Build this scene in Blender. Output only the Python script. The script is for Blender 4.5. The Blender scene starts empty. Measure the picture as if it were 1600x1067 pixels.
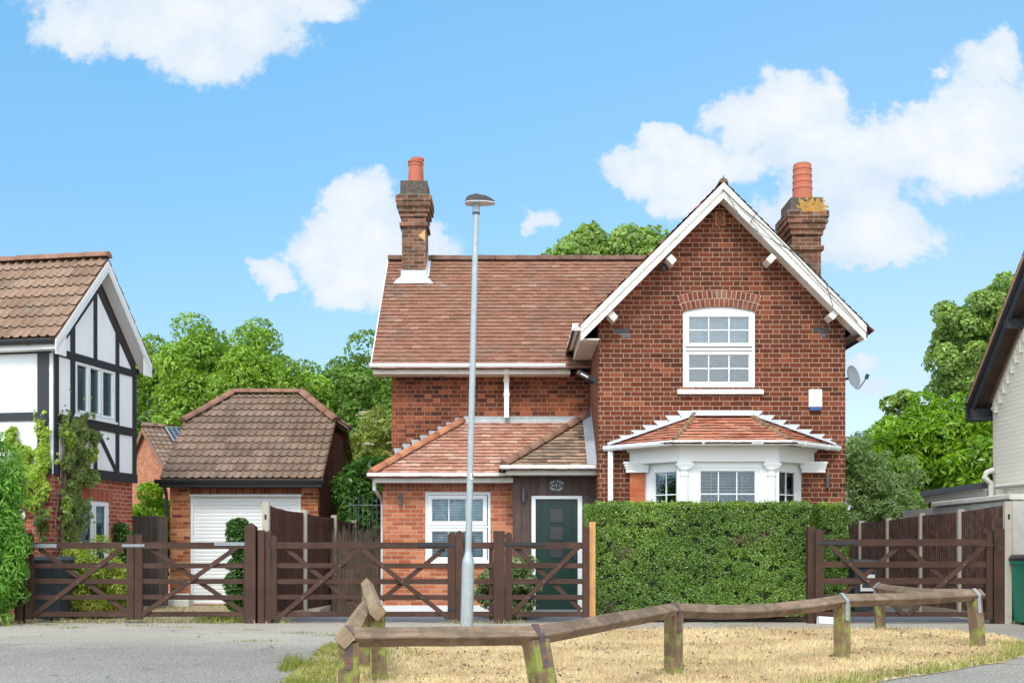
import bpy, bmesh, math, random
import numpy as np
from mathutils import Vector, Matrix, noise as mnoise
from mathutils.geometry import tessellate_polygon
random.seed(7); rng = np.random.default_rng(7)
SC = bpy.context.scene
COL = SC.collection
PI = math.pi

# ---------------------------------------------------------------- camera, world, sun, exposure
F = 1865.0; H = 858.0; CZ = 1.155        # focal length and eye line in the photo's pixels, eye height in metres
cam = bpy.data.cameras.new('camera'); camo = bpy.data.objects.new('camera', cam); COL.objects.link(camo)
camo.location = (0, 0, CZ); camo.rotation_euler = (PI/2, 0, 0)
cam.sensor_width = 36; cam.lens = F/1600*36; cam.shift_y = (H-533.5)/1600; cam.clip_end = 5000; cam.clip_start = .1
SC.camera = camo
SC.view_settings.view_transform = 'Standard'; SC.view_settings.look = 'None'
SC.view_settings.exposure = 0.3; SC.view_settings.gamma = 1; SC.view_settings.use_curve_mapping = False

SUN = Vector((-.13, -.78, .84)).normalized()
sl = bpy.data.lights.new('sun', 'SUN'); sl.energy = 1.75; sl.angle = math.radians(10.0); sl.color = (1, .95, .87)
so = bpy.data.objects.new('sun', sl); COL.objects.link(so)
so.rotation_euler = SUN.to_track_quat('Z', 'Y').to_euler()

class NT:
    """small helper for writing node graphs"""
    def __init__(s, tree): s.t = tree
    def n(s, typ, **kw):
        nd = s.t.nodes.new(typ)
        for k, v in kw.items():
            if k.startswith('_'): setattr(nd, k[1:], v)
        for k, v in kw.items():
            if not k.startswith('_'):
                s.put(nd.inputs[k.replace('__', ' ')], v)
        return nd
    def put(s, sock, v):
        if isinstance(v, bpy.types.NodeSocket): s.t.links.new(v, sock)
        elif isinstance(v, (tuple, list)) and len(v) == 3 and sock.type == 'RGBA': sock.default_value = (*v, 1)
        else: sock.default_value = v
    def m(s, op, a, b=None, c=None, clamp=False):
        nd = s.t.nodes.new('ShaderNodeMath'); nd.operation = op; nd.use_clamp = clamp
        s.put(nd.inputs[0], a)
        if b is not None: s.put(nd.inputs[1], b)
        if c is not None: s.put(nd.inputs[2], c)
        return nd.outputs[0]
    def mix(s, f, a, b, bt='MIX'):
        nd = s.t.nodes.new('ShaderNodeMix'); nd.data_type = 'RGBA'; nd.blend_type = bt
        s.put(nd.inputs[0], f); s.put(nd.inputs[6], a); s.put(nd.inputs[7], b)
        return nd.outputs[2]
    def noise(s, vec, scale, detail=4, rough=.55, out=0, dims='3D'):
        nd = s.t.nodes.new('ShaderNodeTexNoise'); nd.noise_dimensions = dims
        s.put(nd.inputs['Vector'], vec); nd.inputs['Scale'].default_value = scale
        nd.inputs['Detail'].default_value = detail; nd.inputs['Roughness'].default_value = rough
        return nd.outputs[out]
    def ramp(s, f, stops, interp='LINEAR'):
        nd = s.t.nodes.new('ShaderNodeValToRGB'); nd.color_ramp.interpolation = interp
        s.put(nd.inputs[0], f); cr = nd.color_ramp
        while len(cr.elements) < len(stops): cr.elements.new(.5)
        for e, (p, c) in zip(cr.elements, stops):
            e.position = p; e.color = (c, c, c, 1) if isinstance(c, (int, float)) else (*c, 1)
        return nd.outputs[0]
    def ss(s, v, a, b):
        nd = s.t.nodes.new('ShaderNodeMapRange'); nd.interpolation_type = 'SMOOTHSTEP'
        s.put(nd.inputs[0], v); nd.inputs[1].default_value = a; nd.inputs[2].default_value = b
        return nd.outputs[0]
    def sep(s, v):
        nd = s.t.nodes.new('ShaderNodeSeparateXYZ'); s.put(nd.inputs[0], v); return nd.outputs
    def comb(s, x, y, z=0.0):
        nd = s.t.nodes.new('ShaderNodeCombineXYZ')
        for i, v in enumerate((x, y, z)): s.put(nd.inputs[i], v)
        return nd.outputs[0]

def make_world():
    w = bpy.data.worlds.new('World'); SC.world = w; w.use_nodes = True
    t = w.node_tree; t.nodes.clear(); g = NT(t)
    sky = t.nodes.new('ShaderNodeTexSky'); sky.sky_type = 'NISHITA'; sky.sun_disc = False
    sky.sun_elevation = math.asin(SUN.z); sky.sun_rotation = math.atan2(SUN.x, SUN.y)
    sky.air_density = 1.0; sky.dust_density = 1.0; sky.ozone_density = 1.5
    tc = g.n('ShaderNodeTexCoord').outputs['Generated']
    d = g.sep(tc)
    yy = g.m('MAXIMUM', d[1], .05)
    s_ = g.m('DIVIDE', d[0], yy); t_ = g.m('DIVIDE', d[2], yy)
    # clouds: soft lobes at their bearing and height above the horizon, broken up by noise
    blobs = [(180,15,95,50),(330,70,85,70),(260,25,170,55),(470,8,80,34),(335,118,40,26),(390,40,90,50),
             (570,325,52,50),(595,395,105,66),(505,395,62,38),(428,425,28,20),(672,372,18,32),(540,440,60,36),
             (1000,262,60,30),(1075,285,46,52),(1240,185,72,50),(1290,235,135,42),(1200,320,60,34),
             (1350,365,108,44),(1400,398,50,20),(1450,215,88,46),(1550,190,90,90),(1560,110,50,50),(1042,222,42,20),(1470,272,40,18),
             (1130,248,110,34),(1180,190,60,40),(1500,260,100,50),(1300,300,90,50),(845,355,30,20),(1460,118,18,10),(1365,600,60,16),(1350,570,22,14)]
    wv = g.comb(s_, t_, 0.0)
    wob = g.noise(wv, 13, 8, .62, out=1)
    wo = g.sep(wob)
    s2 = g.m('ADD', s_, g.m('MULTIPLY', g.m('SUBTRACT', wo[0], .5), .085))
    t2 = g.m('ADD', t_, g.m('MULTIPLY', g.m('SUBTRACT', wo[1], .5), .07))
    acc = None
    for i, (x, y, rx, ry) in enumerate(blobs):
        a = g.m('DIVIDE', g.m('SUBTRACT', s2, (x-800)/F), rx*1.34/F)
        b = g.m('DIVIDE', g.m('SUBTRACT', t2, (H-y)/F), ry*1.34/F)
        q = g.m('SUBTRACT', 1.0 if i < 28 else .62, g.m('ADD', g.m('MULTIPLY', a, a), g.m('MULTIPLY', b, b)))
        acc = q if acc is None else g.m('SMOOTH_MAX', acc, q, .25)
    # unseen clouds added over the rest of the sky, as fill light and for the glass
    gn = g.noise(tc, 2.0, 2, .5)
    rest = g.m('MULTIPLY', g.m('SUBTRACT', gn, .46), 7.0)
    isf = g.ss(d[1], .2, .5)
    acc = g.m('ADD', g.m('MULTIPLY', acc, isf), g.m('MULTIPLY', rest, g.m('SUBTRACT', 1.0, isf)))
    fine = g.noise(wv, 12, 12, .68)
    den = g.m('ADD', acc, g.m('MULTIPLY', g.m('SUBTRACT', fine, .50), 3.6))
    alpha = g.m('MULTIPLY', g.ss(den, -.08, .50), g.m('GREATER_THAN', d[2], 0.0))
    # photographic blue for the clear sky
    hsv = g.n('ShaderNodeHueSaturation', Hue=.488, Saturation=1.12, Value=1.0, Color=sky.outputs[0])
    k = 1/2.4   # the camera's blue: correction of the model sky by height above the horizon
    tint = g.ramp(d[2], [(0.0, (1.25*k, 1.5*k, 2.3*k)), (.05, (1.22*k, 1.42*k, 1.95*k)), (.123, (1.5*k, 1.45*k, 1.56*k)), (.187, (1.62*k, 1.65*k, 1.69*k)), (.27, (1.7*k, 1.88*k, 1.94*k)), (.41, (2.0*k, 2.38*k, 2.4*k))])
    side = g.mix(g.ss(s_, -.35, .4), (.96, .99, 1.0), (1.18, 1.05, 1.0))
    skyc = g.mix(1.0, g.mix(1.0, hsv.outputs[0], tint, 'MULTIPLY'), side, 'MULTIPLY')
    sc_ = g.n('ShaderNodeVectorMath', _operation='SCALE'); g.put(sc_.inputs[0], skyc); sc_.inputs[3].default_value = 1.38
    skyc = sc_.outputs[0]
    shade = g.noise(g.comb(g.m('ADD', s_, .01), g.m('MULTIPLY', t_, 1.4)), 9, 6, .6)
    cc = g.ramp(g.m('ADD', g.m('MULTIPLY', shade, .8), g.m('MULTIPLY', g.ss(den, 0, 1.6), .3)), [(.38, CLD0), (.74, CLD1)])
    bs_ = g.n('ShaderNodeVectorMath', _operation='SCALE'); g.put(bs_.inputs[0], cc); g.put(bs_.inputs[3], g.m('SUBTRACT', 3.1, g.m('MULTIPLY', isf, 2.1)))  # clouds out of view boosted as soft fill light
    col = g.mix(g.m('MULTIPLY', alpha, .93), skyc, bs_.outputs[0])
    bg = g.n('ShaderNodeBackground', Color=col, Strength=SKS)
    o = g.n('ShaderNodeOutputWorld'); t.links.new(bg.outputs[0], o.inputs[0])
CLD0 = (4.0, 4.6, 5.25); CLD1 = (5.35, 5.4, 5.45); SKS = .15
make_world()

# ---------------------------------------------------------------- object helpers
ORG = {}
def thing(name, label, cat, loc=(0, 0, 0), rz=0, group=None):
    o = bpy.data.objects.new(name, None); COL.objects.link(o); o.empty_display_size = .2
    o.location = loc; o.rotation_euler = (0, 0, rz)
    o['label'] = label; o['category'] = cat
    if group: o['group'] = group
    ORG[o.name] = (Vector(loc), rz)
    return o
def tag(o, label=None, cat=None, group=None, kind=None):
    if label: o['label'] = label
    if cat: o['category'] = cat
    if group: o['group'] = group
    if kind: o['kind'] = kind
    return o
def pt(px, py, D):
    return Vector(((px-800)*D/F, D, CZ+(H-py)*D/F))
def zz(py, D): return CZ+(H-py)*D/F
def xx(px, D): return (px-800)*D/F

class MB:
    def __init__(s): s.v = []; s.f = []; s.uv = []; s.mi = []; s.cur = 0; s.smooth = []
    def face(s, pts, uv=None, sm=False):
        i = len(s.v); s.v.extend([Vector(p) for p in pts]); s.f.append(list(range(i, i+len(pts))))
        s.uv.append(uv); s.mi.append(s.cur); s.smooth.append(sm)
    def hexa(s, P, uvl=None, skip=()):
        # P: 8 points, bottom 0-3 ccw seen from below..., top 4-7
        Q = [(3,2,1,0), (4,5,6,7), (0,1,5,4), (1,2,6,5), (2,3,7,6), (3,0,4,7)]
        for k, q in enumerate(Q):
            if k in skip: continue
            s.face([P[a] for a in q])
    def box(s, a, b):
        x0, x1 = sorted((a[0], b[0])); y0, y1 = sorted((a[1], b[1])); z0, z1 = sorted((a[2], b[2]))
        s.hexa([(x0,y0,z0),(x1,y0,z0),(x1,y1,z0),(x0,y1,z0),(x0,y0,z1),(x1,y0,z1),(x1,y1,z1),(x0,y1,z1)])
    def fbox(s, fr, x0, x1, z0, z1, d0, d1):
        # box in a wall frame fr=(O,R,N): x along R, z up, d outwards along N
        O, R, N = fr
        def q(x, z, d): return O+R*x+Vector((0,0,z))+N*d
        s.hexa([q(x0,z0,d1),q(x1,z0,d1),q(x1,z0,d0),q(x0,z0,d0),q(x0,z1,d1),q(x1,z1,d1),q(x1,z1,d0),q(x0,z1,d0)])
    def beam(s, p0, p1, w, h, side=None, jit=0.0, ends=True, seg=1, sag=0.0, taper=1.0, bevel=0.0):
        # w: across, h: along 'up'; uv: u runs along the grain
        p0 = Vector(p0); p1 = Vector(p1); d = (p1-p0); L = d.length; d.normalize()
        if side is None:
            side = d.cross(Vector((0,0,1)))
            if side.length < .01: side = Vector((1,0,0))
        side = Vector(side); side = (side - d*side.dot(d)).normalized(); up = side.cross(d).normalized()
        off = random.random()*7; vo = random.random()*7
        w2 = w/2; h2 = h/2
        if bevel:
            b = bevel
            ring = [(-w2+b,-h2),(w2-b,-h2),(w2,-h2+b),(w2,h2-b),(w2-b,h2),(-w2+b,h2),(-w2,h2-b),(-w2,-h2+b)]
        else: ring = [(-w2,-h2),(w2,-h2),(w2,h2),(-w2,h2)]
        rings = []
        for k in range(seg+1):
            t = k/seg; c = p0.lerp(p1, t) + up*(-sag*4*t*(1-t)); q = 1+(taper-1)*t
            jx, jz = ((random.random()-.5)*jit, (random.random()-.5)*jit) if 0 < k < seg else (0, 0)
            rings.append([c+side*(a*q+jx)+up*(b_*q+jz) for a, b_ in ring])
        n = len(ring)
        per = [0]
        for k in range(n):
            a = ring[k]; b_ = ring[(k+1) % n]; per.append(per[-1]+math.hypot(a[0]-b_[0], a[1]-b_[1]))
        for k in range(seg):
            u0 = off+L*k/seg; u1 = off+L*(k+1)/seg
            for j in range(n):
                j2 = (j+1) % n
                s.face([rings[k][j], rings[k][j2], rings[k+1][j2], rings[k+1][j]][::-1],
                       [(u0, vo+per[j]), (u0, vo+per[j+1]), (u1, vo+per[j+1]), (u1, vo+per[j])][::-1])
        if ends:
            s.face(rings[0], [(off+a, vo+b_) for a, b_ in ring]); s.face(rings[-1][::-1], [(off+a, vo+b_) for a, b_ in ring][::-1])
    def tube(s, pts, r, n=10, caps=True, sm=True):
        pts = [Vector(p) for p in pts]; m = len(pts)
        rs = r if isinstance(r, (list, tuple)) else [r]*m
        rings = []; prev = None
        for k in range(m):
            d = (pts[min(k+1, m-1)]-pts[max(k-1, 0)]).normalized()
            a = d.cross(Vector((0,0,1))) if prev is None else prev - d*prev.dot(d)
            if a.length < .05: a = Vector((1,0,0)) - d*d.x
            a.normalize(); prev = a; b = d.cross(a)
            rings.append([pts[k]+(a*math.cos(2*PI*j/n)+b*math.sin(2*PI*j/n))*rs[k] for j in range(n)])
        L = 0
        for k in range(m-1):
            L2 = L+(pts[k+1]-pts[k]).length
            for j in range(n):
                j2 = (j+1) % n
                s.face([rings[k][j], rings[k][j2], rings[k+1][j2], rings[k+1][j]],
                       [(L, j*.03), (L, (j+1)*.03), (L2, (j+1)*.03), (L2, j*.03)], sm)
            L = L2
        if caps: s.face(rings[0][::-1]); s.face(rings[-1])
    def prism(s, poly, vec, uvswap=False):
        # poly: 3D points (planar), extruded by vec (away from the seen side)
        poly = [Vector(p) for p in poly]; vec = Vector(vec)
        n = Vector((0,0,0))
        for i in range(len(poly)): n += (poly[i]-poly[0]).cross(poly[(i+1) % len(poly)]-poly[0])
        if n.dot(vec) > 0: poly = poly[::-1]
        back = [p+vec for p in poly]
        s.face(poly); s.face(back[::-1])
        for i in range(len(poly)):
            j = (i+1) % len(poly); s.face([poly[j], poly[i], back[i], back[j]])
    def wall(s, fr, outline, holes=(), t=.12, back=True):
        O, R, N = fr
        def q(p, d=0): return O+R*p[0]+Vector((0,0,p[1]))+N*d
        polys = [[Vector((p[0], p[1], 0)) for p in outline]]+[[Vector((p[0], p[1], 0)) for p in h] for h in holes]
        flat = [p for pl in polys for p in pl]
        for tri in tessellate_polygon(polys):
            a, b, c = [flat[i] for i in tri]
            if (b-a).cross(c-a).z < 0: b, c = c, b
            pa, pb, pc = q(a), q(b), q(c)
            if (pb-pa).cross(pc-pa).dot(N) < 0: pb, pc = pc, pb
            s.face([pa, pb, pc])
            if back: s.face([pa-N*t, pc-N*t, pb-N*t])
        for pl in polys:
            for i in range(len(pl)):
                a = pl[i]; b = pl[(i+1) % len(pl)]
                s.face([q(a), q(b), q(b, -t), q(a, -t)])
    def add_bm(s, bm, sm=False):
        base = len(s.v); bm.verts.ensure_lookup_table(); bm.verts.index_update()
        s.v.extend([v.co.copy() for v in bm.verts])
        for f in bm.faces: s.f.append([base+v.index for v in f.verts]); s.uv.append(None); s.mi.append(f.material_index); s.smooth.append(sm)
    def build(s, name, mats, parent=None, local=False, label=None):
        me = bpy.data.meshes.new(name)
        org, rz = Vector((0,0,0)), 0
        if parent is not None:
            org, rz = ORG[parent.name]
        if not local:
            Mi = Matrix.Rotation(-rz, 3, 'Z'); vs = [Mi @ (p-org) for p in s.v]
        else: vs = s.v
        me.from_pydata([tuple(p) for p in vs], [], s.f)
        if not isinstance(mats, (list, tuple)): mats = [mats]
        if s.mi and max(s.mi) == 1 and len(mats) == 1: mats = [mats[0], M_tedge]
        for m in mats: me.materials.append(m)
        uvl = me.uv_layers.new(name='UVMap'); k = 0; data = np.zeros((len(me.loops), 2), dtype=np.float32)
        for fi, f in enumerate(s.f):
            uv = s.uv[fi]
            if uv is None:
                a, b, c = s.v[f[0]], s.v[f[1]], s.v[f[2]]
                n = (b-a).cross(c-b)
                if n.length < 1e-9 and len(f) > 3: n = (s.v[f[2]]-b).cross(s.v[f[3]]-s.v[f[2]])
                if n.length > 0: n = n.normalized()
                if abs(n.z) > .8: uv = [(s.v[i].x, s.v[i].y) for i in f]
                else:
                    t_ = Vector((-n.y, n.x, 0)); t_ = t_.normalized() if t_.length > 0 else Vector((1,0,0))
                    if abs(t_.x) >= abs(t_.y):
                        if t_.x < 0: t_ = -t_
                    elif t_.y < 0: t_ = -t_
                    uv = [(s.v[i].dot(t_), s.v[i].z) for i in f]
            for q in uv: data[k] = q; k += 1
        uvl.data.foreach_set('uv', data.ravel())
        me.polygons.foreach_set('material_index', s.mi)
        me.polygons.foreach_set('use_smooth', s.smooth)
        me.update()
        o = bpy.data.objects.new(name, me); COL.objects.link(o)
        if parent is not None: o.parent = parent
        ORG[o.name] = (org, rz)
        if label: o['label'] = label
        return o

def frame(O, R, N): return (Vector(O), Vector(R).normalized(), Vector(N).normalized())
def FY(D): return frame((0, D, 0), (1, 0, 0), (0, -1, 0))          # a wall plane facing the road, at depth D
def copy_tree(root, **tags):
    c = root.copy(); COL.objects.link(c); ORG[c.name] = ORG[root.name]
    for ch in list(root.children):
        d = ch.copy(); COL.objects.link(d); d.parent = c
        for g_ in list(ch.children):
            e = g_.copy(); COL.objects.link(e); e.parent = d
    for k, v in tags.items(): c[k] = v
    return c

# ---------------------------------------------------------------- materials
MATS = {}
def newmat(name):
    m = bpy.data.materials.new(name); m.use_nodes = True; t = m.node_tree; t.nodes.clear(); g = NT(t)
    b = t.nodes.new('ShaderNodeBsdfPrincipled'); o = t.nodes.new('ShaderNodeOutputMaterial')
    t.links.new(b.outputs[0], o.inputs[0]); MATS[name] = m
    return m, g, b, o
def bump(g, b, h, strength=.5, dist=.01):
    nd = g.n('ShaderNodeBump', Strength=strength, Distance=dist, Height=h); g.put(b.inputs['Normal'], nd.outputs[0])

def brick(name, colors, mortar, style='flemish', course=.0816, L=.225, joint=.010, rough=.85, stain=None, swap=False, rev=.35, soot=0.0):
    m, g, b, o = newmat(name)
    uv = g.n('ShaderNodeUVMap', _uv_map='UVMap').outputs[0]
    oc = g.n('ShaderNodeTexCoord').outputs['Object']
    wn = g.sep(g.noise(oc, 9, 3, .6, out=1))
    s = g.sep(uv)
    U, V = (s[1], s[0]) if swap else (s[0], s[1])
    U = g.m('ADD', U, g.m('MULTIPLY', g.m('SUBTRACT', wn[0], .5), .012)); V = g.m('ADD', V, g.m('MULTIPLY', g.m('SUBTRACT', wn[1], .5), .008))
    r = g.m('DIVIDE', V, course); row = g.m('FLOOR', r); fv = g.m('SUBTRACT', r, row)
    par = g.m('FLOORED_MODULO', row, 2.0)
    rowr = g.n('ShaderNodeTexWhiteNoise', _noise_dimensions='1D', W=row).outputs[0]
    if style == 'flemish':
        Pd = L*1.5
        c_ = g.m('ADD', g.m('ADD', g.m('DIVIDE', U, Pd), g.m('MULTIPLY', par, .5)), g.m('MULTIPLY', rowr, .07))
        col = g.m('FLOOR', c_); fc = g.m('SUBTRACT', c_, col)
        hd = g.m('GREATER_THAN', fc, 2/3)
        x0 = g.m('SUBTRACT', fc, g.m('MULTIPLY', hd, 2/3))
        wdt = g.m('SUBTRACT', 2/3, g.m('MULTIPLY', hd, 1/3))
        ed = g.m('MULTIPLY', g.m('MINIMUM', x0, g.m('SUBTRACT', wdt, x0)), Pd)
        idu = g.m('ADD', g.m('MULTIPLY', col, 2.0), hd)
    else:
        c_ = g.m('ADD', g.m('ADD', g.m('DIVIDE', U, L), g.m('MULTIPLY', par, 0.0 if style == 'soldier' else .5)), g.m('MULTIPLY', rowr, .06))
        col = g.m('FLOOR', c_); fc = g.m('SUBTRACT', c_, col)
        ed = g.m('MULTIPLY', g.m('MINIMUM', fc, g.m('SUBTRACT', 1.0, fc)), L); idu = col
    ev = g.m('MULTIPLY', g.m('MINIMUM', fv, g.m('SUBTRACT', 1.0, fv)), course)
    e = g.m('MINIMUM', ed, ev)
    rough_n = g.noise(oc, 60, 4, .7)
    e2 = g.m('ADD', e, g.m('MULTIPLY', g.m('SUBTRACT', rough_n, .5), .004))
    bf = g.ss(e2, joint*.32, joint*.62)
    wid = g.n('ShaderNodeTexWhiteNoise', _noise_dimensions='2D', Vector=g.comb(idu, row))
    rv = wid.outputs[0]
    bc = g.ramp(rv, colors)
    bc = g.mix(.9, bc, g.ramp(g.noise(oc, 22, 5, .7), [(.25, .82), (.75, 1.14)]), 'MULTIPLY')
    if stain:
        sf, sc_, samt = stain
        bc = g.mix(g.m('MULTIPLY', g.ss(g.noise(oc, sf, 4, .6), .48, .68), samt), bc, sc_)
    mc = g.mix(g.noise(oc, 14, 4, .6), mortar, tuple(c*.72 for c in mortar))
    colr = g.mix(bf, mc, bc)
    big = g.ramp(g.noise(oc, .9, 5, .6), [(.25, 1-rev*.6), (.75, 1+rev*.35)])
    colr = g.mix(1.0, colr, big, 'MULTIPLY')
    if soot:
        sm_ = g.m('MULTIPLY', g.ss(g.noise(oc, 2.5, 5, .65), .42, .7), soot)
        colr = g.mix(sm_, colr, (.045, .035, .03))
    g.put(b.inputs['Base Color'], colr); b.inputs['Roughness'].default_value = rough; b.inputs['Specular IOR Level'].default_value = .12
    h = g.m('ADD', g.m('MULTIPLY', bf, 1.0), g.m('MULTIPLY', g.noise(oc, 130, 4, .7), .35))
    h = g.m('ADD', h, g.m('MULTIPLY', rv, .25))
    bump(g, b, h, .8, .006)
    return m

def plain(name, col, rough=.5, var=.12, scale=6, bs=0.0, bscale=80, metal=0.0, spec=.5, dirt=None, streak=0.0):
    m, g, b, o = newmat(name)
    oc = g.n('ShaderNodeTexCoord').outputs['Object']
    n = g.noise(oc, scale, 6, .65)
    c = g.mix(1.0, col, g.ramp(n, [(.25, 1-var), (.75, 1+var)]), 'MULTIPLY')
    if dirt:
        dc, amt, ds = dirt
        q = g.sep(oc)
        v = g.comb(q[0], q[1], g.m('MULTIPLY', q[2], .25)) if streak else oc
        c = g.mix(g.m('MULTIPLY', g.ss(g.noise(v, ds, 6, .7), .48, .72), amt), c, dc)
    g.put(b.inputs['Base Color'], c); b.inputs['Roughness'].default_value = rough
    b.inputs['Metallic'].default_value = metal; b.inputs['Specular IOR Level'].default_value = spec
    if bs: bump(g, b, g.noise(oc, bscale, 5, .7), bs, .004)
    return m

def wood(name, c0, c1, rough=.7, grain=26, stretch=.06, bs=.5, moss=None, mossamt=.5, fine=.35):
    m, g, b, o = newmat(name)
    uv = g.n('ShaderNodeUVMap', _uv_map='UVMap').outputs[0]; s = g.sep(uv)
    oc = g.n('ShaderNodeTexCoord').outputs['Object']
    v = g.comb(g.m('MULTIPLY', s[0], stretch), s[1], 0.0)
    n1 = g.noise(v, grain, 6, .7); n2 = g.noise(v, grain*6, 3, .6)
    f = g.m('ADD', g.m('MULTIPLY', n1, 1-fine), g.m('MULTIPLY', n2, fine))
    c = g.ramp(f, [(.3, c0), (.7, c1)])
    pn = g.ramp(g.noise(oc, 3, 5, .6), [(.3, .75), (.7, 1.2)])
    c = g.mix(1.0, c, pn, 'MULTIPLY')
    isl = g.n('ShaderNodeNewGeometry').outputs['Random Per Island']
    c = g.mix(1.0, c, g.ramp(isl, [(0, .82), (1, 1.15)]), 'MULTIPLY')
    if moss: c = g.mix(g.m('MULTIPLY', g.ss(g.noise(oc, 7, 6, .7), .46, .62), mossamt), c, moss)
    g.put(b.inputs['Base Color'], c); b.inputs['Roughness'].default_value = rough
    bump(g, b, f, bs, .004); b.inputs['Specular IOR Level'].default_value = .25
    return m

def tile_mat(name, stops, rough=.8, lichen=(.45, .42, .34), lamt=.35, dark=(.03, .025, .02), damt=.4):
    m, g, b, o = newmat(name)
    oc = g.n('ShaderNodeTexCoord').outputs['Object']
    isl = g.n('ShaderNodeNewGeometry').outputs['Random Per Island']
    c = g.ramp(isl, stops)
    c = g.mix(1.0, c, g.ramp(g.noise(oc, 18, 5, .7), [(.25, .75), (.75, 1.22)]), 'MULTIPLY')
    c = g.mix(g.m('MULTIPLY', g.ss(g.noise(oc, 1.1, 6, .65), .45, .72), damt), c, dark)
    c = g.mix(g.m('MULTIPLY', g.ss(g.noise(oc, 26, 5, .75), .56, .7), lamt), c, lichen)
    c = g.mix(g.m('MULTIPLY', g.ss(g.noise(oc, 2.2, 5, .6), .5, .75), .25), c, lichen)
    g.put(b.inputs['Base Color'], c); b.inputs['Roughness'].default_value = rough; b.inputs['Specular IOR Level'].default_value = .15
    bump(g, b, g.noise(oc, 90, 5, .7), .6, .004)
    return m

def leaf_mat(name, stops, rough=.45, trans=.35, spec=.35):
    m, g, b, o = newmat(name)
    isl = g.n('ShaderNodeNewGeometry').outputs['Random Per Island']
    oc = g.n('ShaderNodeTexCoord').outputs['Object']
    f = g.m('ADD', g.m('MULTIPLY', isl, .6), g.m('MULTIPLY', g.ss(g.noise(oc, .9, 3, .6), .3, .7), .4))
    c = g.ramp(f, stops)
    g.put(b.inputs['Base Color'], c); b.inputs['Roughness'].default_value = rough; b.inputs['Specular IOR Level'].default_value = spec
    tr = g.n('ShaderNodeBsdfTranslucent', Color=g.mix(1.0, c, (1.5, 1.6, .6), 'MULTIPLY'))
    mx = g.n('ShaderNodeMixShader', Fac=trans); g.t.links.new(b.outputs[0], mx.inputs[1]); g.t.links.new(tr.outputs[0], mx.inputs[2])
    g.t.links.new(mx.outputs[0], o.inputs[0])
    return m

def glass_mat(name, tint=(.02, .025, .03), refl=.16):
    m, g, b, o = newmat(name)
    oc = g.n('ShaderNodeTexCoord').outputs['Object']
    tr = g.n('ShaderNodeBsdfTransparent', Color=(.74, .84, .87)); gl = g.n('ShaderNodeBsdfGlossy', Color=(.95, .97, 1.0), Roughness=.015)
    bp = g.n('ShaderNodeBump', Strength=.06, Distance=.02, Height=g.noise(oc, 1.7, 2, .5)); g.put(gl.inputs['Normal'], bp.outputs[0])
    fr = g.n('ShaderNodeFresnel', IOR=1.5)
    mx = g.n('ShaderNodeMixShader', Fac=g.m('ADD', fr.outputs[0], refl, clamp=True))
    g.t.links.new(tr.outputs[0], mx.inputs[1]); g.t.links.new(gl.outputs[0], mx.inputs[2]); g.t.links.new(mx.outputs[0], o.inputs[0])
    return m

BR = [(0, (.082,.027,.017)), (.15, (.125,.035,.019)), (.6, (.158,.043,.022)), (.9, (.188,.054,.028)), (1, (.29,.09,.04))]
M_gable = brick('red_brick_pale_joints', BR, (.58,.43,.31), 'flemish', joint=.0088, rev=.5, stain=(1.1, (.105,.036,.022), .5))
M_wing = brick('dark_red_brick', [(0, (.07,.026,.02)), (.4, (.13,.04,.025)), (.8, (.20,.058,.033)), (1, (.36,.11,.05))], (.42,.27,.17), 'flemish', joint=.009, stain=(.55, (.33,.10,.04), .75), rev=.5)
M_ext = brick('orange_brick', [(0, (.36,.10,.045)), (.5, (.50,.155,.070)), (1, (.62,.24,.12))], (.58,.42,.32), 'stretcher', course=.075, joint=.012, rev=.15)
M_extsol = brick('orange_brick_on_end', [(0, (.26,.075,.04)), (.5, (.36,.11,.06)), (1, (.42,.15,.09))], (.50,.34,.25), 'soldier', course=.225, L=.075, joint=.010, rev=.15)
M_garage = brick('garage_brick', [(0, (.20,.055,.035)), (.3, (.42,.13,.055)), (.7, (.52,.20,.09)), (1, (.62,.33,.17))], (.62,.42,.26), 'stretcher', course=.075, joint=.011, rev=.25)
M_garside = brick('garage_side_brick', [(0, (.16,.05,.03)), (.5, (.26,.08,.045)), (1, (.34,.12,.06))], (.36,.24,.16), 'stretcher', course=.075, joint=.010, rev=.4)
M_garsol = brick('garage_brick_on_end', [(0, (.17,.05,.03)), (.5, (.25,.08,.04)), (1, (.33,.12,.06))], (.36,.24,.16), 'soldier', course=.225, L=.075, joint=.009, rev=.15)
M_lbrick = brick('red_house_brick', [(0, (.28,.06,.035)), (.5, (.38,.09,.05)), (1, (.48,.14,.08))], (.60,.45,.38), 'stretcher', course=.075, joint=.012, rev=.15)
M_lsol = brick('red_brick_on_end', [(0, (.28,.07,.045)), (.5, (.36,.09,.055)), (1, (.42,.12,.075))], (.42,.28,.22), 'soldier', course=.225, L=.075, joint=.009, rev=.1)
M_far = brick('far_orange_brick', [(0, (.42,.14,.07)), (.5, (.52,.18,.09)), (1, (.60,.24,.13))], (.60,.42,.30), 'stretcher', course=.075, joint=.012, rev=.1)
M_chim = brick('sooty_chimney_brick', [(0, (.10,.05,.03)), (.5, (.20,.085,.05)), (1, (.34,.14,.08))], (.42,.36,.28), 'stretcher', course=.078, joint=.010, stain=(6, (.20,.17,.12), .5), soot=.5)
M_pbrick = brick('cream_painted_brick', [(0, (.86,.81,.68)), (1, (.88,.83,.70))], (.82,.77,.64), 'stretcher', course=.075, joint=.009, rev=.06)
M_tile = tile_mat('plain_clay_tile', [(0, (.250,.112,.068)), (.5, (.285,.130,.082)), (.9, (.31,.145,.092)), (1, (.36,.20,.14))], lichen=(.38,.30,.23), lamt=.35, dark=(.10,.075,.052), damt=.55)
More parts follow.
